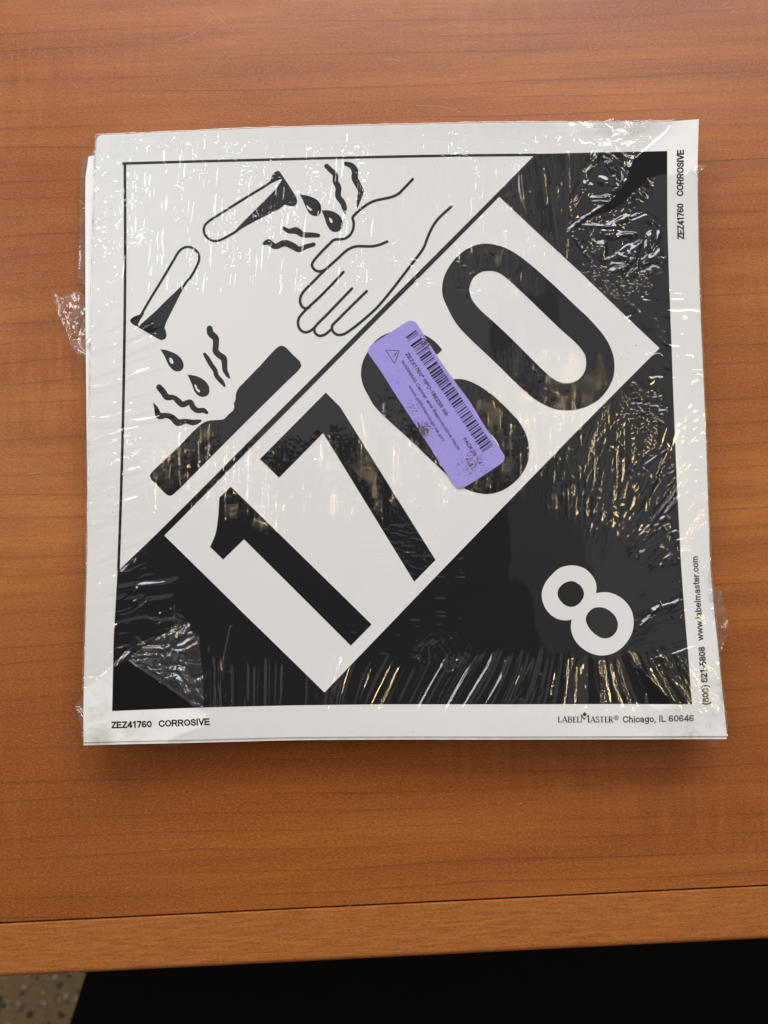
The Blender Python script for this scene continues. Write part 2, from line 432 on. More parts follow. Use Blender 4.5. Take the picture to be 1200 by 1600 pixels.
for k in range(2600):
    x = corner[0] + random.uniform(-330, 420); y = corner[1] + random.uniform(-220, 260)
    r = random.choice((1.5, 2.0, 2.6, 3.4, 4.4, 5.4)); ok = all((x - a) ** 2 + (y - b) ** 2 > ((r + c2) * 0.95) ** 2 for a, b, c2 in spots[-400:])
    if ok: spots.append((x, y, r))
spots.sort(key=lambda q: (q[0] - corner[0]) ** 2 + (q[1] - corner[1]) ** 2)
for x, y, r in spots[:150]:
    bm = bmesh.new(); chip_bm(bm, x, y, r)
    bm_obj('stone', bm, random.choice(chipmats), floor, smooth=True)
for mi, mt in enumerate(chipmats):
    bm = bmesh.new()
    for x, y, r in spots[150 + mi::5]: chip_bm(bm, x, y, r)
    bm_obj('stone', bm, mt, floor, smooth=True, kind='stuff')

SEATZ = -265.0
sA, sB = on_plane([(136, 1510), (104, 1610)], SEATZ)
sd = sA - sB; sl = np.linalg.norm(sd[:2]); sa = math.atan2(sd[1], sd[0]) - math.pi / 2
mid = sB
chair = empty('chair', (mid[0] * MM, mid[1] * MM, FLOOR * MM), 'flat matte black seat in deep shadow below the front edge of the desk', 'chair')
chair.rotation_euler = (0, 0, sa)
h0 = SEATZ - FLOOR
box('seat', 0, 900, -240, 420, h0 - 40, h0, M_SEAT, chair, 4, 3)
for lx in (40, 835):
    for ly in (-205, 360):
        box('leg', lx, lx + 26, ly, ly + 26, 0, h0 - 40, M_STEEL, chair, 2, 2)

# ------------------------------------------------------------------ pack of placards
pack = empty('placard_pack', (0, 0, 0), 'shrink-wrapped stack of square white placards printed 1760 in black, lying on the desk', 'placards')

def catmull(P, closed=False, step=3.0):
    """centripetal spline; a third element 'c' on a point keeps it a sharp corner"""
    def seg(run):
        run = [np.array(p[:2], float) for p in run]
        if len(run) == 2: return [run[0]]
        ext = [2 * run[0] - run[1]] + run + [2 * run[-1] - run[-2]]
        out = []
        for i in range(1, len(ext) - 2):
            p0, p1, p2, p3 = ext[i - 1:i + 3]
            t0 = 0; t1 = t0 + max(np.linalg.norm(p1 - p0), 1e-6) ** .5; t2 = t1 + max(np.linalg.norm(p2 - p1), 1e-6) ** .5; t3 = t2 + max(np.linalg.norm(p3 - p2), 1e-6) ** .5
            n = max(1, int(np.linalg.norm(p2 - p1) / step))
            for k in range(n):
                t = t1 + (t2 - t1) * k / n
                a1 = (t1 - t) / (t1 - t0) * p0 + (t - t0) / (t1 - t0) * p1; a2 = (t2 - t) / (t2 - t1) * p1 + (t - t1) / (t2 - t1) * p2; a3 = (t3 - t) / (t3 - t2) * p2 + (t - t2) / (t3 - t2) * p3
                b1 = (t2 - t) / (t2 - t0) * a1 + (t - t0) / (t2 - t0) * a2; b2 = (t3 - t) / (t3 - t1) * a2 + (t - t1) / (t3 - t1) * a3
                out.append((t2 - t) / (t2 - t1) * b1 + (t - t1) / (t2 - t1) * b2)
        return out
    P = list(P)
    if not closed:
        return np.array(seg(P) + [np.array(P[-1][:2], float)])
    cs = [i for i, p in enumerate(P) if len(p) > 2]
    if not cs:
        n = len(P); ext = P[-3:] + P + P[:3]
        # run through the doubled ring and keep the middle
        full = []
        for i in range(n):
            q = [ext[i + 2], ext[i + 3], ext[i + 4], ext[i + 5]]
            p0, p1, p2, p3 = [np.array(a[:2], float) for a in q]
            k = max(1, int(np.linalg.norm(p2 - p1) / step))
            for j in range(k):
                s = j / k
                full.append(0.5 * ((2 * p1) + (-p0 + p2) * s + (2 * p0 - 5 * p1 + 4 * p2 - p3) * s * s + (-p0 + 3 * p1 - 3 * p2 + p3) * s ** 3))
        return np.array(full)
    out = []
    for a, b in zip(cs, cs[1:] + [cs[0] + len(P)]):
        out += seg([P[i % len(P)] for i in range(a, b + 1)])
    return np.array(out)

def Z(x0, y0, s, pts):
    return [(x0 + p[0] / s, y0 + p[1] / s) + tuple(p[2:]) for p in pts]

# ---- outline of the sheets from their visible edges, as a patch between four curves
def edge_curve(pts, n):
    uv = on_sheet(pts)
    d = np.r_[0, np.cumsum(np.linalg.norm(np.diff(uv, axis=0), axis=1))]; d /= d[-1]
    f = catmull(uv, False, 1.0); df = np.r_[0, np.cumsum(np.linalg.norm(np.diff(f, axis=0), axis=1))]; df /= df[-1]
    s = np.linspace(0, 1, n)
    return np.stack([np.interp(s, df, f[:, 0]), np.interp(s, df, f[:, 1])], -1)
E_TOP = [(151, 211), (260, 206.5), (400, 200.5), (600, 195.5), (800, 191.5), (1000, 190.5), (1055, 189), (1092, 186)]
E_BOT = [(130.5, 1160), (300, 1156), (460, 1152), (600, 1151), (800, 1151), (1000, 1150.5), (1136, 1150)]
E_LEFT = [(130.5, 1160), (130.5, 1100), (134, 960), (138, 800), (141, 640), (143.5, 480), (145.5, 400), (148, 300), (151, 211)]
E_RIGHT = [(1136, 1150), (1132, 1110), (1127.5, 1070), (1122, 1015), (1115, 945), (1109.5, 880), (1107.5, 820), (1102.7, 680), (1097.7, 560), (1094, 480), (1091, 360), (1089.8, 270), (1090.6, 230), (1092, 186)]
def coons(nu, nv, grow=0.0):
    T = edge_curve(E_TOP, nu); B = edge_curve(E_BOT, nu); L = edge_curve(E_LEFT, nv); R = edge_curve(E_RIGHT, nv)
    s = np.linspace(0, 1, nu)[None, :, None]; t = np.linspace(0, 1, nv)[:, None, None]
    ruled1 = (1 - t) * B[None] + t * T[None]
    ruled2 = (1 - s) * L[:, None] + s * R[:, None]
    bil = (1 - s) * (1 - t) * B[0] + s * (1 - t) * B[-1] + (1 - s) * t * T[0] + s * t * T[-1]
    G = ruled1 + ruled2 - bil
    return G * (1 + grow / S)

def grid_faces(nv, nu):
    i = np.arange(nv - 1)[:, None] * nu + np.arange(nu - 1)[None]
    return np.stack([i, i + 1, i + nu + 1, i + nu], -1).reshape(-1, 4)

def card(nu, nv, dz, thick, du=0, dv=0, rot=0, shrink_right=0, round_tl=0.0, cut=0):
    """one sheet of card, closed, with its own thickness"""
    G = coons(nu, nv).reshape(-1, 2)
    top = np.c_[G, height(G[:, 0], G[:, 1]) + dz]
    xy = G.copy()
    if round_tl:
        # round the top-left corner: pull the points of the corner square onto an arc
        c0 = np.array([-S + round_tl, S - round_tl]); d = xy - c0
        m = (d[:, 0] < 0) & (d[:, 1] > 0)
        r = np.linalg.norm(d[m], axis=1); mx = np.maximum(-d[m][:, 0], d[m][:, 1])
        xy[m] = c0 + d[m] * (mx / np.maximum(r, 1e-6))[:, None]
    if shrink_right:
        k = (xy[:, 0] + S) / (2 * S); xy[:, 0] -= k * shrink_right
        k = (S - xy[:, 1]) / (2 * S); xy[:, 1] += k * shrink_right
    piv = np.array([-S, 65.0]); c, s = math.cos(rot), math.sin(rot)
    xy = (xy - piv) @ np.array([[c, s], [-s, c]]) + piv + (du, dv)
    top[:, :2] = xy
    bot = top.copy(); bot[:, 2] -= thick
    F = [tuple(f) for f in grid_faces(nv, nu)]; n = len(top)
    F2 = [tuple(i + n for i in f[::-1]) for f in F]
    rim = [i for i in range(nu)] + [r * nu + nu - 1 for r in range(1, nv)] + [(nv - 1) * nu + i for i in range(nu - 2, -1, -1)] + [r * nu for r in range(nv - 2, 0, -1)]
    F3 = [(rim[i], rim[i] + n, rim[(i + 1) % len(rim)] + n, rim[(i + 1) % len(rim)]) for i in range(len(rim))]
    return np.r_[top, bot], F + F2 + F3

TH = 0.40
V, F = card(91, 91, 0.0, TH - 0.02, round_tl=2.6)
top_card = mesh_from('placard', V, F, M_PAPER, pack, label='top placard of the stack, its black print facing up')
# the 24 sheets beneath: slightly out of line; one clump has slipped to the left near the back
V, F = card(25, 25, 0.0, TH - 0.02)
proto_me = None
for k in range(1, 26):
    if 5 <= k <= 11:
        v2, f2 = card(25, 25, 0.0, TH - 0.02, du=-3.3 + 0.16 * (k - 8), dv=-7.4 + 0.15 * (k - 8), rot=math.radians(1.55), shrink_right=8.5, round_tl=5.0)
        o = mesh_from('placard', v2, f2, M_PAPER, pack)
    elif proto_me is None:
        o = mesh_from('placard', V, F, M_PAPER, pack); proto_me = o.data
    else:
        o = link(bpy.data.objects.new('placard', proto_me), pack)
    dv = (-1.35 if k == 1 else -1.2 - 0.06 * k if k < 5 else random.uniform(-0.5, 0.4))
    o.location = (random.uniform(-0.35, 0.35) * MM if k < 5 or k > 11 else 0, dv * MM if k < 5 or k > 11 else 0, -k * TH * MM)

# ------------------------------------------------------------------ print on the top sheet
def loops_to_obj(name, loops_px, mat, parent, lift=0.05, cell=6.0, zf=None, **kw):
    """filled flat print, cut along a 6 mm net so that it follows the bend of the sheet"""
    uv = [on_sheet(np.array([p[:2] for p in l])) for l in loops_px]
    tris = tessellate_polygon([[Vector((p[0], p[1], 0)) for p in l] for l in uv])
    pts = np.concatenate(uv)
    bm = bmesh.new()
    vs = [bm.verts.new((p[0], p[1], 0)) for p in pts]
    for a in tris:
        try: bm.faces.new([vs[i] for i in a])
        except ValueError: pass
    lo = pts.min(0); hi = pts.max(0)
    if cell:
        for ax in (0, 1):
            k = math.floor(lo[ax] / cell) * cell + cell
            while k < hi[ax]:
                no = (1, 0, 0) if ax == 0 else (0, 1, 0); co = (k, 0, 0) if ax == 0 else (0, k, 0)
                bmesh.ops.bisect_plane(bm, geom=bm.verts[:] + bm.edges[:] + bm.faces[:], plane_co=co, plane_no=no, dist=1e-5)
                k += cell
    co = np.array([v.co[:2] for v in bm.verts])
    z = height(co[:, 0], co[:, 1]) + lift
    for v, zz in zip(bm.verts, z): v.co = (v.co.x * MM, v.co.y * MM, zz * MM)
    bm.normal_update()
    for f in bm.faces:
        if f.normal.z < 0: f.normal_flip()
    return bm_obj(name, bm, mat, parent, **kw)

def stroke_geo(pts, lift, step=2.5, caps=True, widths=None, w=3.4):
    """brush stroke in photo pixels -> verts, faces on the sheet"""
    P = catmull([p[:2] for p in pts], False, step)
    if widths is None: W = np.full(len(P), w)
    else:
        base = np.array([p[:2] for p in pts], float)
        s0 = np.r_[0, np.cumsum(np.linalg.norm(np.diff(base, axis=0), axis=1))]; s1 = np.r_[0, np.cumsum(np.linalg.norm(np.diff(P, axis=0), axis=1))]
        W = np.interp(s1 / s1[-1], s0 / s0[-1], widths)
    n = len(P); T = np.gradient(P, axis=0); T /= np.linalg.norm(T, axis=1)[:, None] + 1e-9
    Nn = np.c_[-T[:, 1], T[:, 0]]
    ring = list(P + Nn * W[:, None] / 2); ring2 = list(P - Nn * W[:, None] / 2)
    V = []; F = []
    for i in range(n):
        V += [ring[i], ring2[i]]
        if i: F.append((2 * i - 2, 2 * i - 1, 2 * i + 1, 2 * i))
    if caps:
        for i, sg in ((0, -1), (n - 1, 1)):
            c0 = len(V); V.append(P[i]); k = 8
            for a in np.linspace(-math.pi / 2, math.pi / 2, k):
                V.append(P[i] + (T[i] * sg * math.cos(a) + Nn[i] * math.sin(a)) * W[i] / 2)
            for a in range(k - 1): F.append((c0, c0 + 1 + a, c0 + 2 + a))
    uv = on_sheet(np.array(V))
    return np.c_[uv, height(uv[:, 0], uv[:, 1]) + lift], F
def geo_obj(name, geos, mat, parent, **kw):
    V = []; F = []
    for v, f in geos:
        k = len(V); V += [tuple(a) for a in v]; F += [tuple(i + k for i in q) for q in f]
    o = mesh_from(name, V, F, mat, parent, **kw)
    bm = bmesh.new(); bm.from_mesh(o.data); bm.normal_update()
    for f in bm.faces:
        if f.normal.z < 0: f.normal_flip()
    bm.to_mesh(o.data); bm.free()
    return o

A = top_card
# black field with the white number panel left out of it
field = [(183.5, 893), (250, 829), (400, 678.5), (600, 478.5), (800, 278), (837, 240.5), (940, 238), (1042.5, 236),
         (1043, 360), (1047, 480), (1050, 560), (1054.5, 680), (1061, 820), (1064, 880), (1067.5, 930), (1075, 1020), (1081.5, 1100.5),
         (950, 1100), (800, 1100.5), (600, 1100.5), (460, 1102), (300, 1106), (175.3, 1111), (177.5, 1000)]
panel = [(256.7, 836.7), (400, 691.5), (520, 570.0), (620, 469), (780, 307.5), (905, 424), (1030.5, 544), (900, 675), (690, 891.5), (507, 1082), (380, 958)]
loops_to_obj('black_field', [field, panel], M_INK, A, 0.05)
bt = [(191.2, 253.6), (300, 250.5), (400, 248), (560, 244), (700, 241.3), (838, 240)]
geo = [stroke_geo([(x, y + 2.0) for x, y in bt], 0.055, 20, False, w=4.0)]
bl = [(195.2, 253.6), (195.6, 360), (195.5, 440), (194.6, 520), (191.7, 680), (187.6, 820), (185.0, 892)]
geo.append(stroke_geo([(x, y) for x, y in bl], 0.055, 20, False, w=4.2))
geo_obj('border_line', geo, M_INK, A)

s6 = 3.158
one = Z(310, 640, s6, [(160, 380), (855, 1060), (752, 1165), (225, 640), (122, 740), (58, 678), (85, 610), (98, 520), (103, 435)])
one = [one[0] + ('c',), one[1] + ('c',), one[2] + ('c',), one[3] + ('c',), one[4] + ('c',), one[5] + ('c',)] + one[6:8] + [one[8] + ('c',)]
loops_to_obj('digit', [catmull(one, True)], M_INK, A, label='black numeral 1')
seven = [(509, 613.3), (531.7, 636), (680.6, 875), (647.2, 909), (504.8, 676.8), (436, 746.5), (406, 717.2)]
loops_to_obj('digit', [seven], M_INK, A, label='black numeral 7')
six = [(691, 546.6, 'c'), (683.5, 554, 'c'), (668, 548), (650, 555), (645, 572), (655, 592), (672, 605, 'c'), (690, 596), (708.3, 592.5), (723, 592.7), (740, 598.3), (766.7, 615), (796.7, 643), (816.7, 667),
       (826.5, 696.7), (825, 721), (813, 744), (793, 762), (773, 770.5), (753, 771.7), (725, 763), (701.7, 745), (640, 687), (586.7, 636.7), (576.3, 620), (567, 601), (564, 583), (567, 564.7),
       (574, 550.7), (583, 536.7), (595, 526), (612.5, 518.6), (637, 515), (662.7, 523), (681, 535)]
six_hole = [(672, 652), (690, 636), (712, 637), (745, 660), (772, 684), (781, 703), (774, 722), (757, 729), (735, 720), (700, 690)]
loops_to_obj('digit', [catmull(six, True), catmull(six_hole, True)], M_INK, A, label='black numeral 6, half hidden by the violet label')
zero = Z(680, 370, 4, [(330, 43), (400, 55), (480, 90), (560, 145), (650, 220), (760, 320), (870, 425), (960, 510), (1040, 600), (1090, 680), (1118, 770), (1115, 870), (1080, 950), (1020, 1020), (940, 1065), (850, 1085), (760, 1080), (680, 1050), (600, 1000), (500, 910), (400, 810), (300, 715), (200, 620), (130, 540), (80, 450), (45, 360), (50, 270), (85, 190), (140, 120), (210, 70), (270, 48)])
zero_h = Z(680, 370, 4, [(320, 215), (380, 220), (440, 255), (540, 345), (660, 460), (780, 575), (880, 665), (930, 730), (943, 790), (930, 850), (890, 895), (830, 915), (770, 905), (710, 865), (620, 780), (500, 660), (380, 545), (290, 465), (235, 400), (215, 340), (225, 280), (265, 235)])
loops_to_obj('digit', [catmull(zero, True), catmull(zero_h, True)], M_INK, A, label='black numeral 0')
e8 = Z(830, 870, 6.667, [(400, 90), (480, 95), (560, 125), (630, 190), (670, 260), (680, 330), (674, 380, 'c'), (740, 369), (810, 372), (900, 405), (980, 465), (1040, 550), (1065, 650), (1058, 760), (1015, 860), (940, 950), (850, 1005), (750, 1028), (650, 1015), (550, 965), (470, 890), (425, 800), (412, 720), (422, 655, 'c'), (350, 662), (270, 645), (200, 600), (145, 530), (113, 440), (115, 350), (150, 265), (220, 180), (300, 115)])
e8a = Z(830, 870, 6.667, [(410, 252), (470, 268), (525, 315), (550, 380), (535, 440), (490, 495), (425, 522), (360, 508), (305, 460), (275, 400), (285, 335), (335, 280)])
e8b = Z(830, 870, 6.667, [(710, 525), (780, 540), (850, 590), (890, 650), (903, 710), (885, 780), (830, 835), (760, 850), (690, 825), (620, 765), (580, 700), (568, 640), (595, 580), (650, 535)])
loops_to_obj('digit', [catmull(e8, True), catmull(e8a, True), catmull(e8b, True)], M_WHITE, A, 0.10, label='white numeral 8 on the black field')

# test tubes
t1s = Z(300, 240, 6, [(745, 262), (700, 295), (560, 380), (400, 480), (250, 575), (155, 637), (120, 675), (110, 718), (126, 768), (165, 805), (212, 820), (260, 813), (330, 778), (420, 725), (450, 700)])
t1f = Z(300, 240, 6, [(720, 290, 'c'), (740, 240), (750, 208), (772, 176), (803, 161), (826, 170, 'c'), (840, 195), (870, 240), (910, 300), (960, 380), (985, 432), (980, 475), (955, 493), (920, 492), (878, 480, 'c'), (858, 488), (820, 520), (760, 548), (640, 610), (530, 668), (430, 718), (412, 712, 'c'), (440, 682), (480, 640), (590, 530), (690, 430), (790, 325), (846, 243, 'c'), (832, 240), (800, 254), (765, 270)])
geo = [stroke_geo(t1s, 0.052, w=3.9)]
o = loops_to_obj('test_tube_symbol', [catmull(t1f, True)], M_INK, A)
tmp = geo_obj('outline', geo, M_INK, A)
def join_into(o, tmp):
    bm = bmesh.new(); bm.from_mesh(o.data); bm.from_mesh(tmp.data); bm.to_mesh(o.data); bm.free(); bpy.data.objects.remove(tmp)
join_into(o, tmp)
t2s = Z(180, 370, 6, [(245, 727), (330, 582), (440, 402), (545, 225), (598, 138), (640, 105), (688, 95), (738, 113), (775, 150), (788, 195), (780, 240), (748, 310), (700, 392)])
t2f = Z(180, 370, 6, [(255, 705, 'c'), (238, 727), (200, 738), (165, 755), (140, 785), (152, 812), (200, 840), (300, 898), (400, 955), (440, 970), (470, 955), (482, 920), (475, 885), (462, 852, 'c'), (480, 800), (520, 720), (560, 640), (620, 520), (670, 440), (712, 380, 'c'), (690, 385), (640, 440), (560, 520), (470, 605), (380, 695), (290, 775), (225, 834, 'c'), (212, 824, 'c'), (240, 770), (272, 715)])
o = loops_to_obj('test_tube_symbol', [catmull(t2f, True)], M_INK, A)
join_into(o, geo_obj('outline', [stroke_geo(t2s, 0.052, w=3.9)], M_INK, A))

# drops
def drop(x0, y0, outer, hole):
    outer = [outer[0] + ('c',)] + outer[1:]
    loops_to_obj('drop_symbol', [catmull(Z(x0, y0, 6, outer), True, 1.5), catmull(Z(x0, y0, 6, hole), True, 1.0)], M_INK, A, 0.05, 0)
drop(200, 500, [(303, 275), (350, 280), (410, 300), (460, 325), (500, 365), (520, 410), (518, 450), (495, 475), (460, 482), (425, 470), (390, 435), (365, 390), (340, 335)], [(390, 355), (410, 360), (425, 390), (422, 410), (405, 408), (390, 385)])
drop(200, 500, [(558, 513), (610, 518), (665, 535), (715, 565), (750, 605), (763, 645), (758, 690), (730, 715), (690, 720), (655, 705), (625, 670), (605, 620), (580, 560)], [(622, 605), (640, 612), (650, 640), (675, 665), (670, 680), (650, 668), (632, 640)])
drop(400, 240, [(410, 383), (460, 390), (530, 410), (580, 440), (605, 480), (612, 525), (600, 565), (570, 585), (535, 582), (500, 560), (470, 510), (440, 440)], [(475, 482), (500, 505), (528, 525), (522, 535), (500, 530), (480, 505)])
drop(400, 240, [(615, 532), (680, 533), (740, 550), (790, 590), (812, 640), (805, 690), (775, 728), (730, 735), (695, 715), (665, 670), (645, 610)], [(685, 605), (700, 605), (718, 632), (712, 650), (695, 640)])
# vapour marks
def wave(x0, y0, pts):
    P = Z(x0, y0, 6, [(a, b) for a, b, w in pts]); W = [w * 2 / 6 for a, b, w in pts]
    geo_obj('vapour_mark', [stroke_geo(P, 0.05, 1.2, True, W)], M_INK, A)
wave(200, 500, [(765, 80, 28), (775, 125, 32), (820, 170, 31), (824, 230, 28), (822, 290, 29), (850, 325, 29), (897, 362, 31), (906, 420, 26), (910, 470, 24), (935, 520, 18), (950, 543, 8)])
wave(200, 500, [(718, 320, 15), (745, 360, 22), (780, 420, 22), (815, 470, 22), (830, 520, 22), (875, 575, 22), (904, 615, 12)])
wave(200, 500, [(292, 630, 28), (330, 675, 30), (365, 722, 30), (430, 727, 22), (470, 760, 28), (510, 792, 28), (583, 770, 25), (610, 818, 27), (650, 848, 25), (710, 848, 23), (738, 868, 16)])
wave(200, 500, [(242, 785, 6), (265, 830, 20), (292, 897, 32), (360, 895, 24), (410, 912, 28), (470, 962, 34), (540, 948, 22), (610, 962, 27), (655, 953, 22), (682, 944, 10)])
wave(400, 240, [(662, 118, 23), (700, 155, 24), (743, 200, 26), (745, 260, 26), (773, 320, 28), (770, 400, 27), (812, 460, 27), (830, 515, 24), (836, 560, 6)])
wave(400, 240, [(845, 95, 21), (895, 115, 28), (928, 165, 32), (925, 230, 30), (953, 285, 30), (983, 350, 28), (965, 430, 20), (950, 505, 5)])
wave(400, 240, [(265, 702, 17), (310, 727, 22), (375, 722, 33), (440, 760, 26), (510, 763, 25), (582, 768, 20)])
wave(400, 240, [(75, 845, 16), (115, 830, 29), (180, 870, 26), (270, 840, 32), (350, 870, 32), (400, 898, 27), (470, 872, 22), (540, 852, 20)])
# the eaten-away bar
barp = Z(220, 530, 4.615, [(985, 60), (1015, 46), (1040, 55), (1095, 110), (1150, 165), (1158, 190), (1145, 215), (1050, 308), (700, 655), (400, 958), (245, 1110), (215, 1130), (185, 1120), (130, 1065), (75, 1010), (65, 985), (80, 960), (250, 797), (440, 610), (490, 588), (560, 582), (600, 575), (630, 545), (665, 515, 'c'), (675, 490), (670, 465, 'c'), (682, 440), (685, 400), (700, 360), (740, 315), (850, 202)])
loops_to_obj('bar_symbol', [catmull(barp, True)], M_INK, A)
# hand
H = [[(645, 280), (633, 292.5), (623, 302.5), (613, 307.5), (598, 311), (585, 314), (573, 320), (560, 330), (555, 335), (551, 340), (552.7, 348), (551.7, 358), (546.7, 367.5), (538, 373), (529, 374), (521.7, 374.9), (515, 381), (503, 393), (491, 406.7), (487.5, 413), (490, 420), (498, 424.3), (506, 422.5)],
     [(605, 377.5), (593, 382.5), (580, 385), (566.7, 384.8), (557, 385), (548, 387.7), (540, 392.7), (526.7, 405), (505, 424.5), (488, 441.7), (475, 455), (470, 463), (469, 471.7), (472, 479), (477.5, 482), (483.5, 480)],
     [(536.7, 425), (516.7, 446.7), (496.7, 466.7), (475, 487), (466.7, 498), (465.8, 506.7), (469, 515), (476.7, 519.3), (485, 517), (490, 513)],
     [(550, 450.8), (530, 471.7), (510, 492.5), (495, 507.5), (491.3, 513), (492.3, 520), (498, 524.5), (506.7, 523.3), (516, 516), (519, 513)],
     [(573, 455), (553, 474.5), (530, 497.5), (519, 509.5), (519, 515), (522, 520), (528, 523.3), (536.7, 522.3), (550, 514), (570, 498), (588, 481.7), (606.7, 460), (640, 417), (661.5, 388), (666.7, 375), (673, 360), (683, 344), (705, 323)]]
geo_obj('hand_symbol', [stroke_geo(h, 0.05 + 0.002 * i, 2.0, True, w=4.3) for i, h in enumerate(H)], M_INK, A)

